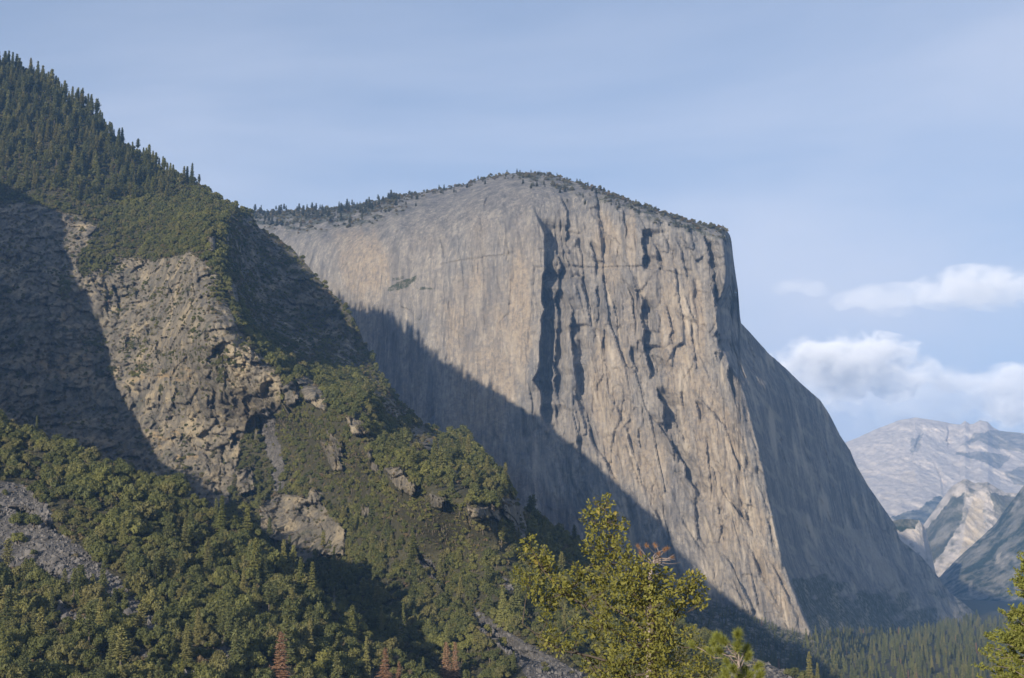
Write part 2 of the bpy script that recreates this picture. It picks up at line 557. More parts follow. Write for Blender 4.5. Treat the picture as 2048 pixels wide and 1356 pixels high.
def cap_relief(px, py, P, D0, T):
    x, y, z = P[..., 0], P[..., 1], P[..., 2]
    s = py - CAP_BASE(px)
    wall = sstep(12, -12, s)
    t = py - T
    inner = sstep(0, 14, t)
    xx = x + 0.10 * z + 18 * fbm(x / 120, z / 160, 0.3, 2, 3)        # cracks lean and wander
    right = sstep(1040, 1200, px)
    r = fbm(xx / 60, y / 400, z / 380, 5, 21) * (16 + 30 * right)
    r += -ridged(xx / 30, y / 300, z / 170, 4, 41) * (3.5 + 8.0 * right)
    r += fbm(xx / 10, y / 60, z / 30, 4, 51) * (3.4 + 3.4 * right)
    f1, f2, cid = worley(xx / 30 + 0.6 * noise3(x / 30, z / 60, 1.5, 8), z / 85, 4)
    r += (cid - 0.5) * (3.5 + 9 * right) * sstep(0.0, 0.12, f2 - f1)
    # tilted plates and corners of several sizes
    for (sx_, sz_, tilt, sd) in ((62, 230, 34, 301), (27, 95, 13, 302), (11, 34, 4.0, 303)):
        wx = x + 0.10 * z + 0.35 * sx_ * fbm(x / sx_, z / sz_, 0.7, 3, sd)
        p1, p2, pid = worley(wx / sx_, z / sz_ + 0.25 * noise3(x / sx_, z / sz_, 3.3, sd), sd)
        ox, oz = worley.off
        k = tilt * (0.22 + 0.78 * right)
        r += k * (1.6 * (pid - 0.58) * ox + 0.5 * (((pid * 7.31) % 1) - 0.5) + 0.5 * (((pid * 3.77) % 1) - 0.5) * oz)
    # sloping ledges
    r += 3.0 * np.abs(noise3(x / 160, z / 22, 4.4, 61)) * sstep(0, 0.5, noise3(x / 90, z / 90, 7.7, 62))
    out = r * wall * (0.25 + 0.75 * inner)
    # the wall right of the prow is broader and smoother
    uu = px - 0.42 * py
    flank = 34 * fbm(uu / 26, py / 170, 0.4, 4, 71) - 12 * ridged(uu / 14, py / 90, 2.4, 3, 72)
    lowf = sstep(1020, 1120, py)
    flank += lowf * 30 * fbm((px - 0.9 * py) / 30, py / 60, 0.9, 4, 73)
    out = np.where(px > CAP_EDGE(py) + 4, out * 0.6 + wall * flank * sstep(4, 30, px - CAP_EDGE(py)), out)
    out += strokes(px, py, CAP_STROKES, 1.07) * wall
    apron = 1 - wall
    out += apron * (25 * fbm(x / 120, y / 160, z / 80, 3, 81) - 14 * np.abs(noise3(x / 60, y / 200, 2.2, 82)))
    # horizontal break across the upper right wall
    b = np.interp(px, [1130, 1160, 1200, 1260, 1300, 1420], [527, 533, 534, 532, 530, 566])
    out -= 5.0 * np.exp(-np.maximum(py - b, 0) / 5.0) * (py > b) * sstep(1128, 1150, px) * sstep(1430, 1330, px) * wall * -1.4
    b2 = np.interp(px, [870, 930, 1000, 1040], [530, 518, 510, 500])
    out += 5.0 * np.exp(-np.maximum(py - b2, 0) / 5.0) * (py > b2) * sstep(868, 890, px) * sstep(1042, 1020, px) * wall
    return out

def cap_mask(px, py, P, T):
    x, y, z = P[..., 0], P[..., 1], P[..., 2]
    t = py - T
    n = fbm(px / 60, py / 160, 0.5, 4, 91)
    warm = np.clip(0.25 + 1.7 * n + 0.30 * sstep(520, 760, py) + 0.25 * sstep(1130, 1300, px), 0, 1) * sstep(20, 110, t)
    pan = np.zeros(px.shape)      # broad panels of tan and cream rock
    for (x_, y_, rx, ry, sl) in [(960, 720, 80, 190, 0.05), (1040, 640, 26, 130, 0.0), (1225, 800, 45, 170, 0.12), (1215, 500, 30, 90, 0.1), (1350, 680, 34, 130, 0.05), (1262, 480, 14, 60, 0),
                                 (1450, 950, 60, 210, 0.28), (1545, 1160, 26, 90, 0.4), (1300, 930, 40, 80, 0.2), (1395, 640, 16, 100, 0.05), (720, 520, 60, 70, 0.2)]:
        pan = np.maximum(pan, np.exp(-(((px - x_ - sl * (py - y_)) / rx) ** 2 + ((py - y_) / ry) ** 2) ** 1.5))
    edge_n = fbm((px - 0.15 * py) / 14, py / 90, 1.1, 4, 93)
    pan = sstep(0.25, 0.75, pan + 0.7 * edge_n)
    warm = np.clip(0.55 * warm + 0.75 * pan, 0, 1)
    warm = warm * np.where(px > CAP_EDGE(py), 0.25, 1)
    veg = np.zeros(px.shape)
    n2 = fbm(px / 22, py / 7, 0.2, 4, 95)
    veg = np.maximum(veg, sstep(-0.05, 0.22, n2 + 0.25 * sstep(50, 5, t)) * sstep(62, 25, t) * sstep(880, 720, px))
    veg = np.maximum(veg, sstep(0.0, 0.25, n2 + 0.1) * sstep(34, 14, t) * sstep(1010, 1080, px) * sstep(1480, 1440, px))
    veg = np.maximum(veg, inpoly(px + 6 * n2, py, [(775, 580), (790, 566), (835, 551), (830, 562), (812, 576), (780, 583)]) * 0.95)
    veg = np.maximum(veg, inpoly(px + 5 * n2, py, [(840, 574), (866, 575), (866, 579), (840, 580)]) * 0.8)
    veg = np.maximum(veg, inpoly(px, py, [(784, 556), (808, 552), (806, 558), (786, 561)]) * 0.7)
    s = py - CAP_BASE(px)
    ap = sstep(-6, 10, s + 14 * n)
    scar = inpoly(px + 22 * n, py + 20 * n2, [(1690, 1050), (1740, 1070), (1850, 1240), (1830, 1262), (1760, 1160), (1700, 1080)])
    ap = ap * (1 - 0.9 * scar)
    dk = sstep(0.42, 0.62, 0.9 * sstep(1060, 1250, py - 0.25 * (px - 1650)) + 0.9 * fbm(px / 40, py / 30, 6.5, 5, 99)) * (px > CAP_EDGE(py) + 6)
    ap = np.maximum(ap, dk * 0.9)
    crest = sstep(0.0, 0.2, n2) * sstep(20, 4, t) * (px > 1780)
    veg = np.maximum(np.maximum(veg, ap), crest)
    pale = sstep(0.14, 0.36, fbm((px - 0.2 * py) / 15, py / 110, 3.5, 4, 97)) * 0.8 * sstep(460, 640, py) * (0.35 + 0.65 * sstep(1120, 1200, px)) * (s < 0)
    pale = np.maximum(pale, 0.5 * pan * sstep(1120, 1180, px) * sstep(0.0, 0.35, fbm((px - 0.2 * py) / 9, py / 120, 5.5, 4, 94)) * (px < CAP_EDGE(py)) * (s < 0))
    pale = np.maximum(pale, scar * 0.30)
    fl = sstep(0.08, 0.28, fbm((px - 0.75 * py) / 16, (py + 0.4 * px) / 60, 8.5, 5, 98)) * (px > CAP_EDGE(py) + 5) * 0.38  # relief shading of the flank ledges put into the colour as paler bands
    pale = np.maximum(pale, fl * (1 - np.clip(veg, 0, 1)))
    return np.stack([warm, np.clip(veg, 0, 1), pale], -1)

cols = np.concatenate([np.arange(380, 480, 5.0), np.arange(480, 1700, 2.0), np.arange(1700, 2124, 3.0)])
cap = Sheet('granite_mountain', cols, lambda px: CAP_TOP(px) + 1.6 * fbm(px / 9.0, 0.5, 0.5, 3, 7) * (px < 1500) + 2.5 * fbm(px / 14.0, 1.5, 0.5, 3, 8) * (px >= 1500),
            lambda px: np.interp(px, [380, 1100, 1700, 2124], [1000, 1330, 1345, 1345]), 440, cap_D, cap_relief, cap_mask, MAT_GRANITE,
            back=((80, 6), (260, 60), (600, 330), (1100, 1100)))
structure(cap.ob, 'huge pale granite cliff with a sharp prow rising above the forested valley')

# ------------------------------------------------------------------ the nearer ridge
RIDGE_TOP = curve([(-1000, -420), (-500, -150), (-200, 15), (0, 128), (60, 140), (100, 165), (130, 200), (150, 212), (180, 215), (195, 240), (220, 268), (235, 283), (265, 294),
                   (290, 315), (330, 340), (400, 368), (440, 398), (500, 428), (520, 458), (560, 480), (590, 502), (640, 562), (680, 600), (710, 640), (730, 690), (770, 762),
                   (800, 800), (850, 850), (890, 872), (930, 864), (960, 900), (1000, 952), (1050, 1020), (1100, 1052), (1170, 1095), (1240, 1160), (1300, 1215),
                   (1400, 1270), (1500, 1312), (1600, 1356), (1700, 1420)])
ridge_tps = TPS([
    (-900, -360, 2900), (-500, -150, 2750), (-200, 15, 2620), (0, 125, 2520), (200, 250, 2470), (330, 340, 2420), (440, 398, 2360), (520, 458, 2270), (640, 562, 2190),
    (710, 640, 2090), (770, 760, 1930), (850, 850, 1790), (960, 900, 1610), (1050, 1020, 1490), (1170, 1092, 1390), (1300, 1215, 1290), (1500, 1312, 1180), (1600, 1356, 1120),
    (425, 430, 2110), (442, 520, 1900), (472, 640, 1740), (556, 728, 1650), (636, 785, 1570), (735, 795, 1530), (855, 885, 1440), (940, 925, 1400),
    (1040, 1015, 1310), (1050, 1085, 1260), (500, 520, 2140), (560, 560, 2160), (530, 640, 1960), (600, 640, 2110), (620, 720, 1850), (660, 690, 2030), (720, 750, 1900), (800, 830, 1720), (920, 905, 1590),
    (160, 440, 2140), (200, 520, 2040), (300, 550, 2010), (250, 700, 1900), (330, 800, 1770), (400, 900, 1670), (300, 930, 1680), (450, 1000, 1560),
    (0, 430, 2160), (0, 600, 1990), (100, 650, 1930), (0, 800, 1830), (100, 830, 1810), (0, 950, 1640), (-400, 400, 2300), (-400, 800, 1950), (-800, 500, 2350),
    (0, 300, 2320), (150, 330, 2320), (300, 400, 2250),
    (560, 1130, 1400), (700, 1000, 1420), (600, 880, 1590), (520, 850, 1660), (700, 1150, 1260), (800, 1250, 1110), (900, 1100, 1230), (1000, 1200, 1080), (900, 1356, 950),
    (1100, 1356, 930), (1200, 1250, 1110), (1300, 1356, 960), (700, 1356, 970), (700, 1500, 800), (1100, 1500, 790), (300, 1200, 1250), (300, 1500, 870), (-400, 1400, 1100),
    (1450, 1400, 980), (1500, 1500, 850), (300, 2100, 600), (1100, 2100, 600), (1600, 2100, 640)], 2e-3)

RIDGE_ROCK = [
    [(-600, 420), (0, 405), (90, 412), (150, 432), (195, 450), (150, 530), (165, 555), (240, 512), (300, 520), (380, 505), (430, 540), (452, 600), (480, 660), (540, 730), (566, 770), (560, 830),
     (500, 830), (478, 900), (455, 1010), (430, 1030), (300, 1000), (0, 960), (-600, 900)],
    [(455, 430), (500, 430), (520, 458), (560, 480), (590, 502), (640, 562), (680, 600), (730, 690), (770, 762), (850, 850), (900, 875), (880, 890), (800, 830), (700, 740), (600, 740), (500, 650), (460, 540)],
    [(515, 1010), (560, 985), (640, 1000), (690, 1060), (690, 1110), (640, 1110), (610, 1130), (560, 1085), (520, 1060)],
    [(590, 755), (625, 750), (655, 800), (650, 825), (610, 800)],
    [(735, 775), (775, 775), (815, 830), (800, 845), (760, 810)],
    [(812, 855), (850, 845), (890, 890), (885, 905), (820, 895)],
    [(770, 935), (800, 930), (828, 970), (825, 990), (790, 975)],
    [(990, 985), (1040, 1000), (1052, 1030), (1050, 1085), (1030, 1060), (1005, 1020)],
    [(640, 880), (670, 890), (690, 940), (665, 945)],
    [(930, 1010), (1000, 1015), (1000, 1040), (940, 1035)],
    [(560, 770), (585, 760), (600, 800), (575, 815)], [(480, 700), (500, 690), (520, 720), (500, 730)], [(690, 830), (720, 835), (735, 870), (705, 865)],
    [(655, 860), (680, 880), (690, 915), (668, 905)], [(735, 900), (752, 905), (762, 945), (742, 940)], [(470, 940), (500, 935), (510, 985), (480, 990)],
    [(860, 990), (890, 995), (885, 1020), (862, 1010)], [(720, 1010), (740, 1015), (742, 1040), (725, 1035)], [(900, 935), (925, 945), (930, 965), (905, 955)],
    [(600, 985), (625, 975), (650, 990), (630, 1005)], [(455, 560), (470, 565), (480, 610), (462, 600)], [(415, 470), (430, 475), (432, 505), (418, 500)],
]
RIDGE_SCREE = [
    [(525, 815), (548, 820), (556, 880), (572, 930), (566, 975), (545, 985), (545, 930), (520, 880)],
    [(838, 1118), (862, 1120), (890, 1165), (880, 1172), (850, 1150)],
    [(925, 1200), (945, 1210), (1010, 1260), (1100, 1310), (1180, 1356), (1200, 1420), (1090, 1420), (1040, 1330), (960, 1260)],
    [(1440, 1270), (1560, 1300), (1600, 1400), (1440, 1400)],
    [(1000, 1150), (1020, 1160), (1030, 1180), (1010, 1180)],
]
RIDGE_GRASS = [[(310, 862), (350, 858), (362, 868), (330, 880), (330, 905), (315, 890)], [(350, 905), (395, 905), (395, 918), (355, 920)],
               [(80, 720), (180, 715), (200, 760), (90, 760)], [(250, 745), (380, 745), (380, 760), (260, 762)]]
RIDGE_STROKES = [
    ([(448, 470), (458, 560), (480, 640), (520, 690)], 18, 14),
    ([(648, 770), (655, 800), (660, 830)], 16, 14),
    ([(815, 820), (850, 850), (885, 880)], 14, 16),
    ([(700, 900), (730, 940), (760, 980)], 16, 20),
    ([(826, 940), (832, 970), (840, 1000)], 16, 14),
    ([(690, 1020), (692, 1070), (700, 1110)], 14, 12),
    ([(640, 1040), (645, 1070), (650, 1105)], 8, 7),
    ([(820, 1090), (850, 1130), (880, 1180), (930, 1240), (1000, 1290), (1090, 1350)], 26, 34),
    ([(505, 830), (512, 860), (520, 890)], 22, 16),
    ([(560, 800), (600, 850), (620, 880)], 16, 12),
    ([(1050, 1010), (1054, 1050), (1060, 1090)], 20, 20),
    ([(560, 900), (580, 950), (600, 1000)], 8, 8),
    ([(206, 560), (212, 600), (214, 640)], 12, 10),
    ([(335, 560), (345, 600), (350, 625)], 8, 8),
    ([(318, 615), (328, 640), (338, 680)], 5, 5),
    ([(370, 560), (376, 590), (380, 600)], 10, 8),
    ([(390, 520), (396, 560), (400, 590)], 8, 6),
    ([(280, 620), (295, 640), (300, 650)], 8, 6),
]

_rs = np.random.default_rng(9)
for _k in range(240):
    _x, _y = _rs.uniform(0, 560), _rs.uniform(430, 980)
    if not inpoly(np.array([_x]), np.array([_y]), RIDGE_ROCK[0])[0]:
        continue
    _l, _w = _rs.uniform(14, 70), min(11, 2.2 + _rs.exponential(2.6))
    _s = _rs.normal(0.15, 0.25)
    RIDGE_STROKES.append(([(_x, _y), (_x + _s * _l * 0.5 + _rs.normal(0, 2), _y + _l * 0.5), (_x + _s * _l, _y + _l)], _w, _w * _rs.uniform(0.4, 1)))
for _p in RIDGE_ROCK[2:]:
    for _k in range(4):
        _x = _rs.uniform(min(q[0] for q in _p), max(q[0] for q in _p))
        _y = _rs.uniform(min(q[1] for q in _p) - 6, max(q[1] for q in _p) - 12)
        _l = _rs.uniform(14, 40)
        RIDGE_STROKES.append(([(_x, _y), (_x + 2, _y + _l * 0.5), (_x + _rs.normal(3, 3), _y + _l)], _rs.uniform(4, 9), 4))

def polys(px, py, lst, wob=9.0, seed=3):
    jx = px + wob * fbm(px / 26, py / 26, 0.5, 3, seed)
    jy = py + wob * fbm(px / 26, py / 26, 7.5, 3, seed + 1)
    m = np.zeros(px.shape, bool)
    for p in lst:
        m |= inpoly(jx, jy, p)
    return m.astype(float)

def hill_relief(px, py, P, D0, T, rock, strk, big=1.0):
    x, y, z = P[..., 0], P[..., 1], P[..., 2]
    t = py - T
    inner = 0.2 + 0.8 * sstep(0, 30, t)
    xx = x - 0.35 * y
    r = big * 26 * fbm(xx / 170, y / 420, z / 240, 3, 101)
    r += big * 9 * fbm(xx / 48, y / 110, z / 70, 3, 111)
    r = r * inner
    # stepped, blocky cliffs
    f1, f2, cid = worley(x / 17 + 0.5 * noise3(x / 20, z / 20, 0, 12), z / 13 + 0.05 * x / 17, 14)
    g1, g2, gid = worley(x / 7 + 0.5 * noise3(x / 9, z / 9, 2, 13), z / 6.5, 15)
    c = (cid - 0.5) * 13 + (gid - 0.5) * 6.0 - 3.5 * sstep(0.10, 0.0, f2 - f1) * -1
    c += 9 * fbm(x / 34, y / 60, z / 55, 4, 121)
    led = (z / 46 + 0.6 * noise3(x / 90, y / 90, z / 200, 131)) % 1.0
    c += 6 * (led - 0.5) * sstep(-0.15, 0.4, noise3(x / 45, z / 45, 3, 132)) + 6 * fbm(x / 12, y / 30, z / 20, 3, 133)
    c += -ridged((x + 0.15 * z) / 34, y / 120, z / 130, 3, 141) * 11 + 16 * fbm((x + 0.15 * z) / 42, y / 160, z / 150, 3, 142)
    r += rock * c * inner
    r += (1 - rock) * 3.5 * fbm(x / 14, y / 14, z / 14, 3, 151)
    r += strokes(px, py, strk, 0.62) * inner
    return r

RIB = curve([(380, 452), (470, 455), (560, 462), (640, 482), (690, 520), (725, 560), (775, 640), (800, 740), (885, 860), (930, 940), (1015, 1040), (1090, 1056), (1200, 1080)])

_ry = np.arange(300, 1300, 4.0)
_rx = np.convolve(np.pad(RIB(_ry), 12, 'edge'), np.hanning(27)[1:-1] / np.hanning(27)[1:-1].sum(), 'valid')[:len(_ry)]
_rs = np.convolve(np.pad(np.gradient(_rx, _ry), 12, 'edge'), np.hanning(27)[1:-1] / np.hanning(27)[1:-1].sum(), 'valid')[:len(_ry)]
RIBS = lambda py: np.interp(py, _ry, _rx)
RIBM = lambda py: np.interp(py, _ry, _rs)

def ridge_relief(px, py, P, D0, T):
    d = px - RIBS(py) - 7 * fbm(py / 22, 0.5, 0.5, 3, 77)
    d = d / np.sqrt(1 + RIBM(py) ** 2)
    f = np.where(d < 0, np.exp(-(d / 150.0) ** 2), sstep(36, 0, d)) * sstep(400, 460, py) * sstep(1180, 1060, py)
    return -(125 - 70 * sstep(660, 800, py)) * f - 13 * polys(px, py, RIDGE_ROCK[2:], 14, 23) + hill_relief(px, py, P, D0, T, polys(px, py, RIDGE_ROCK), RIDGE_STROKES)

def ridge_mask(px, py, P, T):
    n = fbm(P[..., 0] / 30, P[..., 1] / 30, P[..., 2] / 30, 3, 161)
    rock = polys(px, py, RIDGE_ROCK)
    side = inpoly(px, py, RIDGE_ROCK[1])
    rock = np.where(side, rock * (0.35 + 0.65 * sstep(-0.05, 0.2, n)), rock)
    rock = np.maximum(rock, sstep(0.28, 0.42, n) * 0.8 * (py > 500))
    return np.stack([rock, polys(px, py, RIDGE_SCREE, 5), polys(px, py, RIDGE_GRASS, 26) * sstep(-0.1, 0.25, fbm(px / 14, py / 7, 2.2, 3, 171)) * 0.75], -1)

cols = np.concatenate([np.arange(-1000, -20, 14.0), np.arange(-20, 1300, 2.0), np.arange(1300, 1704, 4.0)])
ridge = Sheet('ridge', cols, lambda px: RIDGE_TOP(px) + (5 * fbm(px / 16.0, 0.5, 0.5, 3, 17)) * sstep(380, 480, px) * sstep(1000, 800, px) + 2 * fbm(px / 9.0, 4.5, 0.5, 2, 18),
              lambda px: np.interp(px, [-1000, 0, 900, 1704], [1450, 1500, 2000, 2100]), 640, ridge_tps, ridge_relief, ridge_mask, MAT_SLOPE, rowpow=0.35,
              back=((40, 8), (120, 60), (300, 260), (600, 800)))
structure(ridge.ob, 'rocky brush-covered ridge descending toward the valley in front of the granite cliff')

# ------------------------------------------------------------------ the brushy spur in front of it
SPUR_TOP = curve([(-1000, -160), (-700, -60), (-400, 110), (-325, 250), (-303, 345), (-288, 530), (-252, 662), (-170, 712), (-80, 775), (0, 838), (80, 870), (150, 902), (250, 935), (350, 972), (460, 1042), (560, 1122), (650, 1204), (760, 1292), (860, 1358), (1000, 1450), (1100, 1520)])  # unseen left end raised and shaped to cast shade on the ridge cliff
spur_tps = TPS([
    (-950, -140, 1750), (-700, -60, 1760), (-400, 110, 1770), (-325, 250, 1700), (-303, 345, 1625), (-288, 530, 1485), (-252, 662, 1345), (-170, 712, 1255), (0, 838, 1150), (150, 902, 1110), (350, 972, 1060), (460, 1042, 1030), (560, 1122, 1000), (650, 1204, 960),
    (760, 1292, 910), (860, 1358, 870), (1000, 1450, 820), (0, 960, 1050), (0, 1050, 980), (0, 1140, 925), (0, 1250, 830), (0, 1356, 740), (200, 1100, 950), (200, 1250, 830),
    (200, 1356, 750), (400, 1150, 940), (400, 1356, 760), (600, 1250, 880), (600, 1356, 790), (760, 1356, 840), (0, 1700, 540), (500, 1700, 560), (1000, 1700, 610), (0, 2300, 420), (1000, 2300, 450),
    (-500, 800, 1200), (-500, 1300, 850), (-900, 900, 1250), (-900, 1500, 800)], 2e-3)
SPUR_SCREE = [
    [(-60, 958), (40, 965), (95, 1010), (110, 1060), (150, 1085), (205, 1130), (260, 1180), (300, 1230), (330, 1262), (290, 1262), (250, 1225), (180, 1180), (120, 1160), (60, 1150), (0, 1130), (-60, 1110)],
    [(85, 1195), (110, 1198), (150, 1225), (185, 1250), (165, 1255), (120, 1230)],
    [(255, 1285), (275, 1290), (300, 1310), (290, 1316)],
    [(420, 1278), (450, 1285), (480, 1320), (500, 1335), (440, 1320)],
    [(360, 1340), (390, 1345), (400, 1360), (370, 1360)],
]
SPUR_ROCK = []
SPUR_STROKES = [
    ([(-20, 1128), (40, 1150), (110, 1180), (190, 1222), (250, 1262)], 40, 20),
    ([(-10, 1010), (60, 1040), (130, 1078)], 36, 20),
    ([(300, 1265), (340, 1290), (400, 1320)], 24, 20),
    ([(130, 900), (150, 960), (160, 1010)], 14, 14),
    ([(330, 1000), (350, 1060), (360, 1110)], 14, 14),
    ([(480, 1090), (500, 1150), (520, 1200)], 14, 14),
]

def spur_relief(px, py, P, D0, T):
    x, y = P[..., 0], P[..., 1]
    inner = sstep(0, 40, py - T)
    fold = 16 * noise3((x + 0.5 * y) / 60, (y - 0.5 * x) / 260, 0.5, 191) + 8 * noise3((x + 0.5 * y) / 27, (y - 0.5 * x) / 120, 3.5, 192)
    return fold * inner * (py < 1600) + hill_relief(px, py, P, D0, T, polys(px, py, SPUR_ROCK), SPUR_STROKES, 0.7)

def spur_mask(px, py, P, T):
    z = np.zeros(px.shape)
    return np.stack([z, polys(px, py, SPUR_SCREE, 7), z], -1)

cols = np.concatenate([np.arange(-1000, -340, 14.0), np.arange(-340, -240, 4.0), np.arange(-240, -20, 10.0), np.arange(-20, 900, 2.5), np.arange(900, 1104, 5.0)])
spur = Sheet('spur', cols, lambda px: SPUR_TOP(px) + 5 * fbm(px / 40.0, 0.5, 0.5, 3, 27), lambda px: np.full(px.shape, 2300.0), 420, spur_tps, spur_relief, spur_mask, MAT_SLOPE, rowpow=0.6,
             back=((25, 8), (80, 50), (200, 180), (420, 460)))
structure(spur.ob, 'brush-covered spur with grey scree chutes below the rocky ridge')

# ------------------------------------------------------------------ mountains at the head of the valley
def far_sheet(name, label, top, bot, x0, x1, step, nrow, Dtop, Dbot, amp, sc, vegpolys, base_veg, scars, strk=(), mpp=4.0, seed=200):
    T = curve(top)
    def Dfn(px, py):
        t = np.clip((py - T(px)) / (bot - T(px)), 0, 1)
        return np.interp(px, [x0, x1], Dtop) * (1 - t) + np.interp(px, [x0, x1], Dbot) * t
    def rel(px, py, P, D0, TT):
        x, y, z = P[..., 0], P[..., 1], P[..., 2]
        inner = 0.15 + 0.85 * sstep(0, 18, py - TT)
        xx = x + 0.55 * z
        r = 0.55 * amp * fbm(xx / sc, y / (3 * sc), z / (1.6 * sc), 6, seed, 0.58)
        r -= 0.28 * amp * ridged(xx / (0.45 * sc), y / (2 * sc), z / (0.9 * sc), 5, seed + 5)
        return r * inner + strokes(px, py, list(strk), mpp)
    def msk(px, py, P, TT):
        n = fbm(px / 16, py / 9, 0.5, 4, seed + 9)
        veg = np.clip(base_veg + 1.2 * n * (base_veg > 0), 0, 1) * sstep(-0.1, 0.2, n + base_veg - 0.3)
        for p, val in vegpolys:
            veg = np.maximum(veg, inpoly(px + 9 * n, py + 7 * n, p) * val)
        sc_ = np.zeros(px.shape)
        for p, val in scars:
            sc_ = np.maximum(sc_, inpoly(px + 6 * n, py + 6 * n, p) * val * (0.55 + 0.9 * n))
            veg = veg * (1 - sc_)
        return np.stack([np.zeros(px.shape), veg, np.clip(sc_, 0, 1)], -1)
    sh = Sheet(name, np.arange(x0, x1, step), lambda px: T(px) + 1.6 * fbm(px / 12.0, 0.3, 0.5, 3, seed + 3), float(bot), nrow, Dfn, rel, msk, MAT_FAR,
               back=((300, 30), (900, 400), (1600, 1500)))
    structure(sh.ob, label)
    return sh

far1 = far_sheet('mountain', 'pale hazy granite mountain closing the head of the valley',
    [(1560, 935), (1640, 905), (1690, 885), (1720, 873), (1760, 855), (1800, 840), (1830, 835), (1850, 838), (1880, 842), (1905, 848), (1920, 849), (1930, 842), (1940, 848), (1948, 847),
     (1960, 840), (1975, 843), (1986, 855), (2000, 862), (2048, 866), (2250, 872), (2400, 900)], 1230, 1560, 2400, 2.0, 210, (15500, 14500), (9300, 9300), 380, 520,
    [([(1915, 893), (1950, 868), (1990, 860), (2060, 868), (2400, 880), (2400, 940), (2048, 905), (1990, 897), (1960, 882)], 0.6), ([(1822, 878), (1845, 865), (1838, 900), (1822, 910)], 0.45),
     ([(1908, 904), (1960, 902), (2020, 912), (2000, 940), (1960, 922), (1912, 909)], 0.6), ([(2008, 945), (2060, 925), (2400, 935), (2400, 990), (2030, 970)], 0.6),
     ([(1780, 1035), (1830, 1020), (1880, 990), (1900, 1010), (1860, 1060), (1820, 1060)], 0.9)], 0.0,
    [([(1700, 950), (1735, 940), (1740, 985), (1722, 1000)], 0.5), ([(1800, 945), (1830, 940), (1835, 965), (1805, 970)], 0.45)],
    [([(1838, 862), (1832, 885), (1826, 905)], 10, 6), ([(1896, 850), (1893, 880), (1890, 900)], 12, 8), ([(1862, 920), (1880, 960), (1884, 1000)], 8, 10)], 4.5, 210)
far2 = far_sheet('far_ridge', 'grey-green rocky ridge with a pale rockfall scar below the hazy mountain',
    [(1760, 1190), (1800, 1120), (1850, 1045), (1880, 1003), (1905, 972), (1930, 957), (1950, 966), (1975, 964), (2010, 985), (2100, 990), (2300, 960)], 1260, 1760, 2300, 2.0, 130,
    (9000, 8600), (7400, 7400), 150, 200, [([(1850, 1060), (1900, 1000), (1930, 985), (1925, 1040), (1880, 1110), (1860, 1130)], 0.9), ([(1980, 985), (2060, 1000), (2060, 1050), (1990, 1030)], 0.8)], 0.30,
    [([(1948, 990), (1968, 1000), (1966, 1050), (1940, 1100), (1920, 1110), (1930, 1050)], 1.0), ([(1960, 1050), (1975, 1045), (1960, 1090), (1940, 1105)], 0.8)],
    [], 2.8, 230)
far3 = far_sheet('far_dome', 'small steep granite dome with a brushy top beside the valley head',
    [(1740, 1055), (1770, 1047), (1785, 1041), (1810, 1038), (1838, 1040), (1850, 1055), (1860, 1092), (1868, 1130), (1876, 1165), (1890, 1215)], 1280, 1740, 1890, 1.5, 120,
    (6900, 6900), (6300, 6300), 70, 110, [([(1740, 1040), (1800, 1030), (1840, 1040), (1830, 1058), (1790, 1062), (1740, 1080)], 1.0)], 0.12, [],
    [([(1838, 1045), (1848, 1080), (1858, 1130)], 14, 10)], 2.2, 250)
far4 = far_sheet('far_slope', 'forested rocky valley side with patches of bare granite',
    [(1820, 1235), (1850, 1190), (1870, 1165), (1890, 1142), (1920, 1112), (1945, 1090), (1970, 1068), (1990, 1048), (2010, 1020), (2030, 994), (2048, 970), (2150, 890), (2300, 840), (2500, 800)], 1300, 1820, 2500, 2.0, 170,
    (7700, 8000), (6100, 6100), 120, 190, [([(1900, 1135), (1960, 1080), (2048, 1000), (2300, 900), (2300, 1050), (2048, 1090), (1990, 1110), (1930, 1150)], 1.0)], 1.05,
    [([(1995, 1110), (2003, 1105), (1998, 1125), (1990, 1130)], 0.5), ([(1938, 1165), (1946, 1160), (1944, 1190), (1938, 1190)], 0.6)], [], 2.0, 270)

# ------------------------------------------------------------------ valley floor and the hillside below the viewpoint
def floor_material():
    m, nt, N, L, b = new_mat('forest_floor')
    v = mapping(nt, (1, 1, 1))
    n1 = add_noise(nt, 0.02, v, 6, 0.65)
    n2 = add_noise(nt, 0.4, v, 6, 0.7)
    c = add_mix(nt, n2, (0.05, 0.05, 0.026), (0.12, 0.10, 0.062))
    c = add_mix(nt, add_map(nt, n1, 0.5, 0.65), c, (0.065, 0.07, 0.032))
    L.new(c, b.inputs['Base Color'])
    bump(nt, b, n2, 0.7, 1.0)
    return m
MAT_FLOOR = floor_material()
gx = np.concatenate([np.linspace(-9000, -1500, 12), np.linspace(-1400, 2600, 90), np.linspace(2800, 14000, 16)])
gy = np.concatenate([np.linspace(-700, 200, 10), np.linspace(260, 5500, 110), np.linspace(5800, 19500, 22)])
GX, GY = np.meshgrid(gx, gy)
GZ = -203 + 5 * fbm(GX / 300, GY / 300, 0.5, 3, 301)
valley = structure(grid_mesh('ground', np.stack([GX, GY, GZ], -1)[::-1], None, MAT_FLOOR), 'dark forested valley floor below the granite cliff')

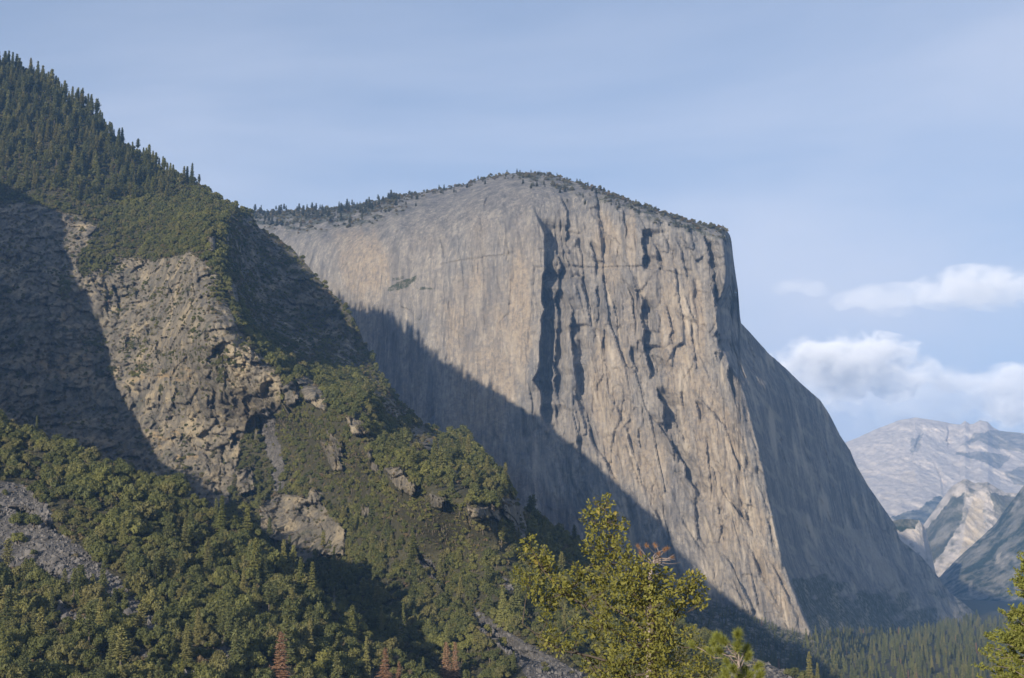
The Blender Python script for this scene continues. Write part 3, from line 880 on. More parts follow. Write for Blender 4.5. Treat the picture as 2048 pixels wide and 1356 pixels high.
def hill_z(x, y):
    y = np.asarray(y, float)
    x = np.asarray(x, float)
    return -2.6 - 0.40 * np.maximum(y - 4, 0) - 0.02 * np.abs(x) + 1.2 * fbm(x / 14, y / 14, 0.5, 3, 311) * sstep(6, 20, y)
hx = np.linspace(-260, 320, 117)
hy = np.concatenate([np.linspace(-90, 0, 10), np.linspace(4, 110, 54), np.linspace(114, 500, 60)])
HX, HY = np.meshgrid(hx, hy)
hillside = structure(grid_mesh('hillside', np.stack([HX, HY, hill_z(HX, HY)], -1)[::-1], None, MAT_FLOOR), 'steep leafy hillside dropping away below the viewpoint')

# ------------------------------------------------------------------ air between the camera and the mountains
def box_mesh(name, lo, hi):
    me = bpy.data.meshes.new(name)
    (x0, y0, z0), (x1, y1, z1) = lo, hi
    v = [(x0, y0, z0), (x1, y0, z0), (x1, y1, z0), (x0, y1, z0), (x0, y0, z1), (x1, y0, z1), (x1, y1, z1), (x0, y1, z1)]
    f = [(0, 3, 2, 1), (4, 5, 6, 7), (0, 1, 5, 4), (1, 2, 6, 5), (2, 3, 7, 6), (3, 0, 4, 7)]
    me.from_pydata(v, [], f)
    return me

hm = bpy.data.materials.new('haze')
hm.use_nodes = True
hn = hm.node_tree.nodes
hn.clear()
h_out = hn.new('ShaderNodeOutputMaterial')
h_vol = hn.new('ShaderNodeVolumePrincipled')
h_vol.inputs['Color'].default_value = (0.27, 0.54, 1.0, 1)
h_vol.inputs['Density'].default_value = 4.2e-5
h_vol.inputs['Anisotropy'].default_value = 0.0
hm.node_tree.links.new(h_vol.outputs['Volume'], h_out.inputs['Volume'])
hme = box_mesh('haze', (-9500, -900, -1900), (14500, 20500, 2150))
hme.materials.append(hm)
haze = bpy.data.objects.new('haze', hme)
COL.objects.link(haze)
haze['kind'] = 'stuff'
haze['label'] = 'pale blue haze filling the valley air'

# ------------------------------------------------------------------ clouds far beyond the mountains
def cloud_material(seed, dens, rough):
    m = bpy.data.materials.new('cloud_vapour')
    m.use_nodes = True
    nt = m.node_tree
    nt.nodes.clear()
    out = nt.nodes.new('ShaderNodeOutputMaterial')
    vol = nt.nodes.new('ShaderNodeVolumePrincipled')
    vol.inputs['Color'].default_value = (1, 1, 1, 1)
    vol.inputs['Anisotropy'].default_value = -0.35
    tc = nt.nodes.new('ShaderNodeTexCoord')
    ln = nt.nodes.new('ShaderNodeVectorMath')
    ln.operation = 'LENGTH'
    nt.links.new(tc.outputs['Object'], ln.inputs[0])
    g = nt.nodes.new('ShaderNodeNewGeometry')
    mp = nt.nodes.new('ShaderNodeMapping')
    mp.inputs['Scale'].default_value = (0.0014, 0.0014, 0.0019)
    mp.inputs['Location'].default_value = (seed * 3.1, seed * 1.7, 0)
    nt.links.new(g.outputs['Position'], mp.inputs['Vector'])
    n1 = add_noise(nt, 1.0, mp.outputs['Vector'], 9, rough + 0.04, 0.3)
    body = add_math(nt, 'SUBTRACT', 0.80, ln.outputs['Value'])
    s = add_math(nt, 'ADD', body, add_map(nt, n1, 0.25, 0.75, -0.75, 0.75))
    d = add_map(nt, s, 0.0, 0.17, 0.0, dens * 0.6)
    nt.links.new(d, vol.inputs['Density'])
    nt.links.new(vol.outputs['Volume'], out.inputs['Volume'])
    return m

def ico(sub):
    import bmesh
    bm = bmesh.new()
    bmesh.ops.create_icosphere(bm, subdivisions=sub, radius=1.0)
    v = np.array([tuple(q.co) for q in bm.verts])
    f = np.array([[q.index for q in p.verts] for p in bm.faces])
    bm.free()
    return v, f
ICO1, ICO2, ICO3 = ico(1), ico(2), ico(3)

cloud_mesh = bpy.data.meshes.new('cloud')
cloud_mesh.from_pydata(ICO3[0].tolist(), [], ICO3[1].tolist())
CLOUDS = [   # px, py, half width px, half height px, distance, density, roughness, label
    (1700, 738, 165, 62, 27000, 0.0030, 0.62, 'bright rounded cumulus cloud low over the cliff shoulder'),
    (1640, 712, 60, 32, 26500, 0.0034, 0.60, 'small bright puff of cloud rising from the cumulus beside the cliff'),
    (1955, 578, 130, 38, 28000, 0.0011, 0.60, 'soft flat cloud floating high above the hazy mountain'),
    (2030, 800, 100, 62, 29000, 0.0028, 0.62, 'warm white cumulus cloud standing behind the hazy mountain'),
    (1780, 600, 110, 26, 27500, 0.0007, 0.58, 'faint wispy streak of cloud below the soft flat cloud'),
    (1610, 575, 60, 18, 27500, 0.0005, 0.58, 'small faint cloud wisp beside the cliff top'),
    (1820, 800, 230, 60, 31000, 0.0006, 0.58, 'thin veil of cloud spread above the hazy mountain'),
    (1915, 765, 60, 22, 28000, 0.0016, 0.60, 'small pale cloud scrap between two cumulus clouds'),
]
for i, (px, py, hw, hh, D, dens, rg, lab) in enumerate(CLOUDS):
    me = cloud_mesh.copy()
    me.materials.append(cloud_material(i + 1, dens, rg))
    ob = bpy.data.objects.new('cloud', me)
    COL.objects.link(ob)
    ob.location = unproj(px, py, D)
    ob.scale = (hw * D / F * 1.15, min(hw * D / F, 1300), hh * D / F * 1.3)
    ob['label'] = lab
    ob['category'] = 'cloud'
    ob['group'] = 'clouds over the valley head'

# ------------------------------------------------------------------ plants: materials
def leaf_material(name, dark, light, warm, trans=0.25, warm_amt=0.25, scale=0.35):
    m, nt, N, L, b = new_mat(name)
    oi = N.new('ShaderNodeObjectInfo')
    v = mapping(nt, (1, 1, 1))
    n = add_noise(nt, scale, v, 4, 0.7)
    c = add_mix(nt, add_map(nt, n, 0.3, 0.7), dark, light)
    c = add_mix(nt, add_map(nt, oi.outputs['Random'], 0.5, 1.0, 0.0, warm_amt * 2), c, warm)
    patch = add_noise(nt, 0.018, v, 3, 0.6)
    c = add_mix(nt, add_map(nt, patch, 0.50, 0.66, 0.0, 0.7), c, (light[0] * 1.35, light[1] * 1.3, light[2] * 1.1))
    c2 = add_mix(nt, add_map(nt, oi.outputs['Random'], 0.0, 0.45, 0.45, 0.0), c, dark)
    L.new(c2, b.inputs['Base Color'])
    b.inputs['Roughness'].default_value = 0.6
    b.inputs['Specular IOR Level'].default_value = 0.25
    tr = N.new('ShaderNodeBsdfTranslucent')
    L.new(c2, tr.inputs['Color'])
    mx = N.new('ShaderNodeMixShader')
    mx.inputs['Fac'].default_value = trans
    L.new(b.outputs['BSDF'], mx.inputs[1])
    L.new(tr.outputs['BSDF'], mx.inputs[2])
    L.new(mx.outputs['Shader'], N['Material Output'].inputs['Surface'])
    return m

def bark_material(name, c1, c2, sc=6.0):
    m, nt, N, L, b = new_mat(name)
    v = mapping(nt, (sc, sc, sc * 0.25))
    n = add_noise(nt, 1.0, v, 6, 0.7)
    L.new(add_mix(nt, n, c1, c2), b.inputs['Base Color'])
    bump(nt, b, n, 0.6, 0.02)
    return m

M_OAK = leaf_material('oak_foliage', (0.050, 0.062, 0.020), (0.165, 0.168, 0.052), (0.20, 0.16, 0.065))
M_CON = leaf_material('conifer_foliage', (0.065, 0.078, 0.030), (0.185, 0.19, 0.07), (0.26, 0.22, 0.08), 0.25, 0.35)
M_YEL = leaf_material('yellowish_conifer_foliage', (0.085, 0.095, 0.025), (0.15, 0.15, 0.045), (0.16, 0.15, 0.04), 0.15)
M_RED = leaf_material('dead_needles', (0.17, 0.095, 0.052), (0.29, 0.17, 0.098), (0.29, 0.19, 0.11), 0.15)
M_PINE = leaf_material('summit_pine_foliage', (0.06, 0.068, 0.04), (0.13, 0.13, 0.075), (0.15, 0.135, 0.08), 0.15)
M_BARK = bark_material('bark', (0.07, 0.055, 0.042), (0.17, 0.14, 0.11))
M_SNAG = bark_material('weathered_wood', (0.22, 0.20, 0.18), (0.42, 0.38, 0.34))
M_STONE = bpy.data.materials.new('scree_stone')
def _stone():
    m, nt, N, L, b = new_mat('scree_stone')
    oi = N.new('ShaderNodeObjectInfo')
    v = mapping(nt, (1, 1, 1))
    n = add_noise(nt, 0.6, v, 5, 0.7)
    c = add_mix(nt, oi.outputs['Random'], (0.05, 0.05, 0.052), (0.165, 0.155, 0.147))
    c = add_mix(nt, add_map(nt, n, 0.35, 0.7, 0, 0.6), c, (0.16, 0.145, 0.13))
    L.new(c, b.inputs['Base Color'])
    return m
M_STONE = _stone()

# ------------------------------------------------------------------ plants: shapes
class Geo:
    def __init__(self):
        self.v, self.f, self.m, self.n = [], [], [], 0
    def add(self, v, f, mi=0):
        v = np.asarray(v, float)
        f = np.asarray(f, int)
        self.v.append(v)
        for q in f + self.n:
            self.f.append(tuple(int(i) for i in q))
        self.m += [mi] * len(f)
        self.n += len(v)
    def mesh(self, name, mats, smooth=False):
        me = bpy.data.meshes.new(name)
        me.from_pydata(np.concatenate(self.v).tolist(), [], self.f)
        for m in mats:
            me.materials.append(m)
        if len(mats) > 1:
            me.polygons.foreach_set('material_index', np.array(self.m, np.int32))
        if smooth:
            me.polygons.foreach_set('use_smooth', np.ones(len(self.f), bool))
        me.update()
        return me

def tube(g, pts, rad, sides=6, mi=0):
    pts = np.asarray(pts, float)
    n = len(pts)
    ring = []
    for i in range(n):
        t = pts[min(i + 1, n - 1)] - pts[max(i - 1, 0)]
        t = t / (np.linalg.norm(t) + 1e-9)
        a = np.cross(t, (0.31, 0.95, 0.05))
        a /= np.linalg.norm(a) + 1e-9
        b = np.cross(t, a)
        th = np.arange(sides) / sides * 2 * np.pi
        ring.append(pts[i] + rad[i] * (np.cos(th)[:, None] * a + np.sin(th)[:, None] * b))
    v = np.concatenate(ring)
    f = []
    for i in range(n - 1):
        for k in range(sides):
            k2 = (k + 1) % sides
            f.append((i * sides + k, i * sides + k2, (i + 1) * sides + k2, (i + 1) * sides + k))
    g.add(v, f, mi)

def cards(g, c, size, r, mi=0, normal=None, stretch=1.4):
    """small folded leaf faces at the points c"""
    c = np.asarray(c, float)
    n = len(c)
    a = r.normal(size=(n, 3))
    if normal is not None:
        a = a * 0.6 + np.asarray(normal) * 1.0
    a /= np.linalg.norm(a, axis=1)[:, None] + 1e-9
    t = r.normal(size=(n, 3))
    u = np.cross(a, t)
    u /= np.linalg.norm(u, axis=1)[:, None] + 1e-9
    w = np.cross(a, u)
    s = size * r.uniform(0.6, 1.3, n)[:, None]
    v = np.stack([c - u * s * stretch * 0.5, c + w * s * 0.5 + a * s * 0.12, c + u * s * stretch * 0.5, c - w * s * 0.5 + a * s * 0.12], 1).reshape(-1, 3)
    idx = np.arange(n)[:, None] * 4
    f = np.concatenate([idx + [[0, 1, 2]], idx + [[0, 2, 3]]])
    g.add(v, f, mi)

def blob(g, c, rad, r, mi=0, squash=0.8, amp=0.28, ic=ICO2):
    v, f = ic
    sd = r.integers(0, 900)
    k = 1 + amp * noise3(v[:, 0] * 1.7 + sd, v[:, 1] * 1.7, v[:, 2] * 1.7, int(sd)) * 1.6 + amp * 0.7 * noise3(v[:, 0] * 4.1 + sd, v[:, 1] * 4.1, v[:, 2] * 4.1, int(sd) + 3) * 1.5
    p = v * k[:, None] * rad
    p[:, 2] *= squash
    g.add(p + c, f, mi)

def oak_proto(seed):
    """unit oak: crown about 1 across and 0.9 high; returns trunk mesh, crown mesh, joined mesh"""
    r = np.random.default_rng(seed)
    gt, gc = Geo(), Geo()
    tube(gt, [(0, 0, -0.12), (0.01, 0, 0.12), (0.03, 0.02, 0.32), (0.05, 0.0, 0.5)], [0.035, 0.03, 0.025, 0.012], 6)
    nl = 13
    for k in range(nl):
        a = k * 2.4 + r.uniform(-0.4, 0.4)
        rr = 0.38 * math.sqrt((k + 0.3) / nl) * r.uniform(0.75, 1.2)
        c = np.array([rr * math.cos(a), rr * math.sin(a), 0.66 - 2.2 * rr * rr + r.uniform(-0.13, 0.10)])
        rad = r.uniform(0.075, 0.19)
        if k % 4 == 1:
            tube(gt, [(0.02, 0.0, 0.25), tuple(c * 0.6 + np.array([0, 0, 0.1])), tuple(c)], [0.018, 0.012, 0.005], 4)
        blob(gc, c, rad * 0.84, r, 0, 1.0, 0.4)
        d = r.normal(size=(90, 3))
        d[:, 2] = np.abs(d[:, 2]) * 1.0 - 0.25
        d /= np.linalg.norm(d, axis=1)[:, None]
        cards(gc, c + d * rad * r.uniform(0.75, 1.35, 90)[:, None] * (1, 1, 1.0), 0.062, r, 0, d)
    return gt, gc

def conifer_proto(seed, kind='fir'):
    r = np.random.default_rng(seed)
    gt, gc = Geo(), Geo()
    lean = r.uniform(-0.012, 0.012, 2)
    tube(gt, [(0, 0, -0.04), (lean[0] * 0.5, lean[1] * 0.5, 0.5), (lean[0], lean[1], 0.99)], [0.016, 0.010, 0.001], 6)
    nw = 26 if kind != 'pine' else 18
    z0 = {'fir': 0.06, 'pine': 0.38, 'dead': 0.10, 'snag': 0.25}[kind]
    for k in range(nw):
        t = (k + r.uniform(-0.3, 0.3)) / (nw - 1)
        z = z0 + (0.985 - z0) * np.clip(t, 0, 1)
        tt = (z - z0) / (1 - z0)
        if kind == 'pine':
            rad = (0.135 * (1 - tt) ** 0.55 * min(1.0, 0.45 + 2.2 * tt) + 0.008) * r.uniform(0.55, 1.3)
        else:
            rad = (0.145 * (1 - tt) ** 0.85 + 0.008) * r.uniform(0.7, 1.2)
        nb = {'fir': 8, 'pine': 6, 'dead': 7, 'snag': 2}[kind]
        for b in range(nb):
            a = k * 1.3 + b * 2 * math.pi / nb + r.uniform(-0.35, 0.35)
            L = rad * r.uniform(0.6, 1.15)
            dz = (-0.30 if kind != 'pine' else 0.12) * L + r.uniform(-0.01, 0.01)
            d = np.array([math.cos(a), math.sin(a), 0])
            s = np.array([-d[1], d[0], 0])
            base = np.array([0, 0, z])
            tip = base + d * L + np.array([0, 0, dz])
            if kind == 'snag':
                tube(gt, [tuple(base), tuple(base + d * L * 0.6), tuple(tip + d * L * 0.5 + (0, 0, L * .2))], [0.005, 0.004, 0.001], 4)
                continue
            w = L * 0.30 + 0.006
            mid = base + d * L * 0.55 + np.array([0, 0, dz * 0.35])
            v = [base, mid + s * w + (0, 0, -0.012), tip, mid - s * w + (0, 0, -0.012), mid + (0, 0, 0.012)]
            gc.add(v, [(0, 1, 4), (4, 1, 2), (4, 2, 3), (0, 4, 3)], 0)
            pts = base + (tip - base) * r.uniform(0.3, 1.02, 6)[:, None] + r.normal(size=(6, 3)) * 0.012
            cards(gc, pts, 0.026 if kind != 'dead' else 0.016, r, 0)
    if kind == 'snag':
        pass
    return gt, gc

def join_geo(gt, gc):
    g = Geo()
    for v in gt.v:
        pass
    n = 0
    if gt.n:
        g.add(np.concatenate(gt.v), np.zeros((0, 3), int))
        g.f += list(gt.f)
        g.m += [0] * len(gt.f)
    base = g.n
    if gc.n:
        g.v.append(np.concatenate(gc.v))
        g.f += [tuple(i + base for i in q) for q in gc.f]
        g.m += [1] * len(gc.f)
        g.n += gc.n
    return g

class Proto:
    def __init__(self, name, gt, gc, mt, mc):
        self.trunk = gt.mesh(name + '_trunk', [mt], True)
        self.crown = gc.mesh(name + '_crown', [mc]) if gc.n else None
        self.whole = join_geo(gt, gc).mesh(name, [mt, mc])
        self.obj = bpy.data.objects.new(name + '_source', self.whole)     # not linked: only a source for scattered stuff

OAKS = [Proto('oak', *oak_proto(400 + i), M_BARK, M_OAK) for i in range(6)]
FIRS = [Proto('fir', *conifer_proto(500 + i, 'fir'), M_BARK, M_CON) for i in range(4)]
PINES = [Proto('pine', *conifer_proto(520 + i, 'pine'), M_BARK, M_CON) for i in range(3)]
YELS = [Proto('yellow_fir', *conifer_proto(540 + i, 'fir'), M_BARK, M_YEL) for i in range(2)]
REDS = [Proto('dead_fir', *conifer_proto(560 + i, 'dead'), M_SNAG, M_RED) for i in range(3)]
SNAGS = [Proto('snag', *conifer_proto(580 + i, 'snag'), M_SNAG, M_RED) for i in range(2)]
SUMS = [Proto('summit_pine', *conifer_proto(600 + i, 'pine' if i else 'fir'), M_BARK, M_PINE) for i in range(3)]

def put(name, proto, loc, sx, sz, rz, label, cat, group, parts=True):
    """one tree: an empty at its foot with its trunk and crown, or one mesh when too small to show them"""
    if parts:
        root = bpy.data.objects.new(name, None)
        COL.objects.link(root)
        for nm, me in (('trunk', proto.trunk), ('crown', proto.crown)):
            if me is None:
                continue
            c = bpy.data.objects.new(nm, me)
            COL.objects.link(c)
            c.parent = root
    else:
        root = bpy.data.objects.new(name, proto.whole)
        COL.objects.link(root)
    root.location = loc
    root.rotation_euler = (0, 0, rz)
    root.scale = (sx, sx, sz)
    root['label'] = label
    root['category'] = cat
    if group:
        root['group'] = group
    return root

def scatter(name, pts, sx, sz, rot, kind, sources, label):
    """one mass of uncountable plants or stones: geometry-node instances of the source shapes on points"""
    me = bpy.data.meshes.new(name)
    me.vertices.add(len(pts))
    me.vertices.foreach_set('co', np.asarray(pts, np.float32).reshape(-1))
    for an, arr in (('scl', np.stack([sx, sx, sz], -1)), ('rot', rot)):
        at = me.attributes.new(an, 'FLOAT_VECTOR', 'POINT')
        at.data.foreach_set('vector', np.asarray(arr, np.float32).reshape(-1))
    at = me.attributes.new('kind', 'INT', 'POINT')
    at.data.foreach_set('value', np.asarray(kind, np.int32))
    me.update()
    ob = bpy.data.objects.new(name, me)
    COL.objects.link(ob)
    ng = bpy.data.node_groups.new(name + '_nodes', 'GeometryNodeTree')
    ng.interface.new_socket('Geometry', in_out='INPUT', socket_type='NodeSocketGeometry')
    ng.interface.new_socket('Geometry', in_out='OUTPUT', socket_type='NodeSocketGeometry')
    N, L = ng.nodes, ng.links
    gi, go = N.new('NodeGroupInput'), N.new('NodeGroupOutput')
    jn = N.new('GeometryNodeJoinGeometry')
    def named(n, t):
        a = N.new('GeometryNodeInputNamedAttribute')
        a.data_type = t
        a.inputs['Name'].default_value = n
        return a.outputs['Attribute']
    for i, so in enumerate(sources):
        oi = N.new('GeometryNodeObjectInfo')
        oi.inputs['Object'].default_value = so
        oi.inputs['As Instance'].default_value = True
        cmp_ = N.new('FunctionNodeCompare')
        cmp_.data_type = 'INT'
        cmp_.operation = 'EQUAL'
        L.new(named('kind', 'INT'), cmp_.inputs[2])
        cmp_.inputs[3].default_value = i
        ip = N.new('GeometryNodeInstanceOnPoints')
        L.new(gi.outputs[0], ip.inputs['Points'])
        L.new(cmp_.outputs[0], ip.inputs['Selection'])
        L.new(oi.outputs['Geometry'], ip.inputs['Instance'])
        L.new(named('rot', 'FLOAT_VECTOR'), ip.inputs['Rotation'])
        L.new(named('scl', 'FLOAT_VECTOR'), ip.inputs['Scale'])
        L.new(ip.outputs['Instances'], jn.inputs[0])
    L.new(jn.outputs[0], go.inputs[0])
    md = ob.modifiers.new('scatter', 'NODES')
    md.node_group = ng
    ob['kind'] = 'stuff'
    ob['label'] = label
    return ob

def sample(sh, dens, xlim=(-250, 2250), ylim=(-100, 1500)):
    """random points on a landform, spread evenly over its surface; dens(px, py, M) = plants per square metre"""
    P = sh.P
    a = P[1:, :-1] - P[:-1, :-1]
    b = P[:-1, 1:] - P[:-1, :-1]
    area = np.linalg.norm(np.cross(a, b), axis=-1)
    plan = np.abs(np.cross(a, b)[..., 2])                     # plants spread by ground plan, so cliffs carry few
    area = np.minimum(area, plan * 2.6 + 0.3 * area)
    px, py = sh.PX[:-1, :-1], sh.PY[:-1, :-1]
    w = area * dens(px, py, sh.M[:-1, :-1])
    w = w * (px > xlim[0]) * (px < xlim[1]) * (py > ylim[0]) * (py < ylim[1])
    n = rng.poisson(w.sum())
    k = rng.choice(w.size, n, p=(w / w.sum()).reshape(-1))
    i, j = np.unravel_index(k, w.shape)
    u, v = rng.uniform(size=(2, n, 1))
    pts = P[i, j] + a[i, j] * u + b[i, j] * v
    return pts, px[i, j] + u[:, 0], py[i, j] + v[:, 0]

def surf(sh, px, py):
    k = np.argmin((sh.PX - px) ** 2 + (sh.PY - py) ** 2)
    return sh.P.reshape(-1, 3)[k].copy()

# ------------------------------------------------------------------ oak brush on the ridge and the spur
FOREST = [(-900, -500), (-20, 60), (130, 150), (230, 255), (340, 320), (420, 370), (330, 400), (250, 402), (180, 420), (100, 400), (60, 392), (0, 392), (-900, 330)]
FEW = polys
def oak_density(px, py, M):
    bare = np.clip(M[..., 0] + M[..., 1] * 1.0 + M[..., 2] * 0.7, 0, 1)
    n = fbm(px / 40, py / 40, 0.5, 3, 401)
    d = (0.028 + 0.022 * n) * (1 - (0.90 - 0.25 * sstep(0.12, 0.3, n)) * bare)
    d = d * np.where(inpoly(px, py, FOREST), 0.6, 1)
    for (x, y, rx, ry) in [(205, 530, 40, 20), (265, 690, 26, 12), (275, 745, 20, 10), (430, 715, 40, 26), (455, 755, 30, 16), (185, 690, 28, 14), (215, 745, 16, 16), (365, 885, 12, 14), (290, 735, 20, 10),
                         (130, 570, 14, 30), (670, 745, 40, 26), (640, 730, 30, 18), (780, 780, 30, 12), (440, 560, 22, 40), (480, 690, 30, 20), (500, 870, 16, 26), (350, 710, 26, 10), (40, 680, 14, 8)]:
        d = np.maximum(d, 0.05 * np.exp(-(((px - x) / rx) ** 2 + ((py - y) / ry) ** 2) ** 2))
    return d

oak_pts, oak_s, oak_px, oak_py, oak_sheet = [], [], [], [], []
for si, (sh, f) in enumerate(((ridge, 1.0), (spur, 1.0))):
    p, qx, qy = sample(sh, lambda px, py, M: oak_density(px, py, M) * f)
    if si == 0:
        keep = (qy < SPUR_TOP(qx) + 40) | (qx > 880)
        keep &= qy < 1480
        p, qx, qy = p[keep], qx[keep], qy[keep]
    scr = SPUR_SCREE if si else RIDGE_SCREE + RIDGE_ROCK[2:]
    dn = F * 6.0 / p[:, 1]
    ok = (polys(qx, qy - 0.4 * dn, scr, 6) + polys(qx, qy - dn, scr, 6) < 0.5) | (rng.uniform(size=len(p)) < 0.22)
    p, qx, qy = p[ok], qx[ok], qy[ok]
    oak_pts.append(p)
    oak_px.append(qx)
    oak_py.append(qy)
    oak_sheet.append(np.full(len(p), si))
    cl = fbm(p[:, 0] / 25, p[:, 1] / 25, 0.5, 2, 411)
    bare_ = polys(qx, qy, RIDGE_ROCK) if si == 0 else np.zeros(len(p))
    oak_s.append((0.82 if si == 0 else 1.0) * (1 - 0.45 * bare_) * np.clip(7.6 * rng.lognormal(0, 0.36, len(p)) * (1 + 0.6 * cl), 2.6, 16.0))
oak_pts, oak_s, oak_px, oak_py, oak_sheet = (np.concatenate(a) for a in (oak_pts, oak_s, oak_px, oak_py, oak_sheet))
print('oaks', len(oak_pts))
oak_pts[:, 2] -= 0.08 * oak_s
CLEAR = [(560, 1310, 26), (770, 1320, 18), (893, 1312, 22), (911, 1312, 18), (797, 1335, 12), (733, 1300, 16)]      # small clearings in front of the dead firs
def clear(px, py):
    k = np.ones(len(px), bool)
    for (x, y, w) in CLEAR:
        k &= ~((np.abs(px - x) < w) & (py > y + 20) & (py < 1560))
    return k
k_ = clear(oak_px, oak_py)
oak_pts, oak_s, oak_px, oak_py, oak_sheet = oak_pts[k_], oak_s[k_], oak_px[k_], oak_py[k_], oak_sheet[k_]
vis = (oak_px > 6) & (oak_px < 1580) & (oak_py > 130) & (oak_py < 1350) & ~((oak_sheet == 0) & (oak_py > SPUR_TOP(oak_px) - 4) & (oak_px < 880))
size_px = np.where(vis, oak_s / oak_pts[:, 1], 0)
big = np.argsort(-size_px)[:290]
single = np.zeros(len(oak_pts), bool)
single[big] = True
def oak_words(k):
    x, y, on_spur = oak_px[k], oak_py[k], oak_sheet[k] == 1
    if on_spur:
        if y - SPUR_TOP(x) < 45:
            w = 'on the crest of the brushy spur'
        elif polys(np.array([x - 25, x, x + 25, x]), np.array([y, y - 25, y, y + 25]), SPUR_SCREE, 7).any():
            w = 'at the edge of the grey scree chute on the spur'
        elif y < 1180:
            w = 'on the open flank of the spur above the dead firs'
        else:
            w = 'at the foot of the spur below the scree'
    else:
        if polys(np.array([x - 25, x, x + 25, x]), np.array([y, y - 25, y, y + 25]), RIDGE_SCREE, 5).any():
            w = 'beside the scree tongue on the rocky ridge'
        elif polys(np.array([x - 18, x, x + 18, x]), np.array([y, y - 18, y, y + 18]), RIDGE_ROCK).any():
            w = 'beside a rock outcrop on the ridge'
        elif y < 1230:
            w = 'in the brush below the outcrops of the ridge'
        else:
            w = 'at the foot of the ridge near the dead firs'
    return 'rounded olive-green oak ' + w, 'oak tree', 'oaks ' + w

for k in big:
    s = oak_s[k]
    put('oak_tree', OAKS[k % 6], oak_pts[k], s, s * rng.uniform(0.9, 1.25), rng.uniform(0, 6.28),
        *oak_words(k))
r_ = ~single
n_ = r_.sum()
scatter('oak_brush', oak_pts[r_], oak_s[r_], oak_s[r_] * rng.uniform(0.8, 1.25, n_), np.stack([rng.normal(0, 0.08, n_), rng.normal(0, 0.08, n_), rng.uniform(0, 6.28, n_)], -1),
        rng.integers(0, 6, n_), [p.obj for p in OAKS], 'dense olive-green oak brush covering the ridge and the spur')

# low grey-green chaparral between the oaks
M_CHAP = leaf_material('chaparral_foliage', (0.075, 0.078, 0.042), (0.185, 0.165, 0.085), (0.22, 0.15, 0.085), 0.2, 0.4)
CHAP = [Proto('chaparral', *oak_proto(440 + i), M_BARK, M_CHAP) for i in range(3)]
cp = []
for si, sh in enumerate((ridge, spur)):
    p, qx, qy = sample(sh, lambda px, py, M: 0.045 * (1 - 0.72 * np.clip(M[..., 0], 0, 1)) * (1 - 0.93 * M[..., 1]) * sstep(-0.25, 0.25, fbm(px / 30, py / 20, 5.5, 3, 421)))
    if si == 0:
        k = ((qy < SPUR_TOP(qx) + 40) | (qx > 880)) & (qy < 1400)
        p = p[k]
    cp.append(p)
cp = np.concatenate(cp)
n_ = len(cp)
print('chaparral', n_)
cs = np.clip(3.0 * rng.lognormal(0, 0.35, n_), 1.2, 6)
scatter('chaparral', cp - np.array([0, 0, 0.3]), cs, cs * rng.uniform(0.7, 1.1, n_), np.stack([rng.normal(0, 0.1, n_), rng.normal(0, 0.1, n_), rng.uniform(0, 6.28, n_)], -1),
        rng.integers(0, 3, n_), [p.obj for p in CHAP], 'low grey-green and brownish chaparral between the oaks and on ledges')

# ------------------------------------------------------------------ conifer forest on the ridge top
def con_density(px, py, M):
    f = inpoly(px, py, FOREST)
    n = fbm(px / 50, py / 50, 3.5, 3, 431)
    return np.where(f, 0.0085 * (1 + 1.2 * n) * (0.35 + 0.65 * sstep(420, 200, py + 0.25 * px)), 0.0010 * (M[..., 0] < 0.2) * (M[..., 1] < 0.2) * (py > 900))
con_pts, con_px, con_py = sample(ridge, con_density, ylim=(-300, 1350))
keep = (con_py < SPUR_TOP(con_px)) | (con_px > 880)
con_pts, con_px, con_py = con_pts[keep], con_px[keep], con_py[keep]
sp, sx_, sy_ = sample(spur, lambda px, py, M: 0.0018 * (1 - M[..., 1]) * sstep(950, 1200, py))
con_pts = np.concatenate([con_pts, sp])
con_px, con_py = np.concatenate([con_px, sx_]), np.concatenate([con_py, sy_])
k_ = clear(con_px, con_py)
con_pts, con_px, con_py = con_pts[k_], con_px[k_], con_py[k_]
con_h = np.clip(rng.normal(25, 7, len(con_pts)), 9, 42) * np.where(con_py > 450, 0.72, 1.0)
con_k = rng.choice(9, len(con_pts), p=[.17, .17, .16, .12, .10, .10, .09, .05, .04])
print('conifers', len(con_pts))
CONS = FIRS + PINES + YELS
KIND = ['tall dark fir'] * 4 + ['bare-stemmed pine'] * 3 + ['yellow-green fir'] * 2
vis = (con_px > 4) & (con_px < 1580) & (con_py > 125) & (con_py < 1352)
big = np.argsort(-np.where(vis, con_h / con_pts[:, 1], 0))[:min(280, vis.sum())]
single = np.zeros(len(con_pts), bool)
single[big] = True
for k in big:
    kd = KIND[con_k[k]]
    up = con_py[k] < 450
    put('conifer', CONS[con_k[k]], con_pts[k] - (0, 0, 0.5), con_h[k] * rng.uniform(1.15, 1.7), con_h[k], rng.uniform(0, 6.28),
        kd + (' in the forest on the ridge top' if up else ' standing above the oak brush on the slopes'), 'conifer', ('conifers on the ridge top' if up else 'conifers in the oak brush') + ': ' + kd)
r_ = ~single
if r_.sum():
    n_ = int(r_.sum())
    scatter('conifer_forest', con_pts[r_], con_h[r_] * 1.4, con_h[r_], np.stack([np.zeros(n_), np.zeros(n_), rng.uniform(0, 6.28, n_)], -1), con_k[r_], [p.obj for p in CONS],
            'mass of small dark conifers filling the ridge-top forest')

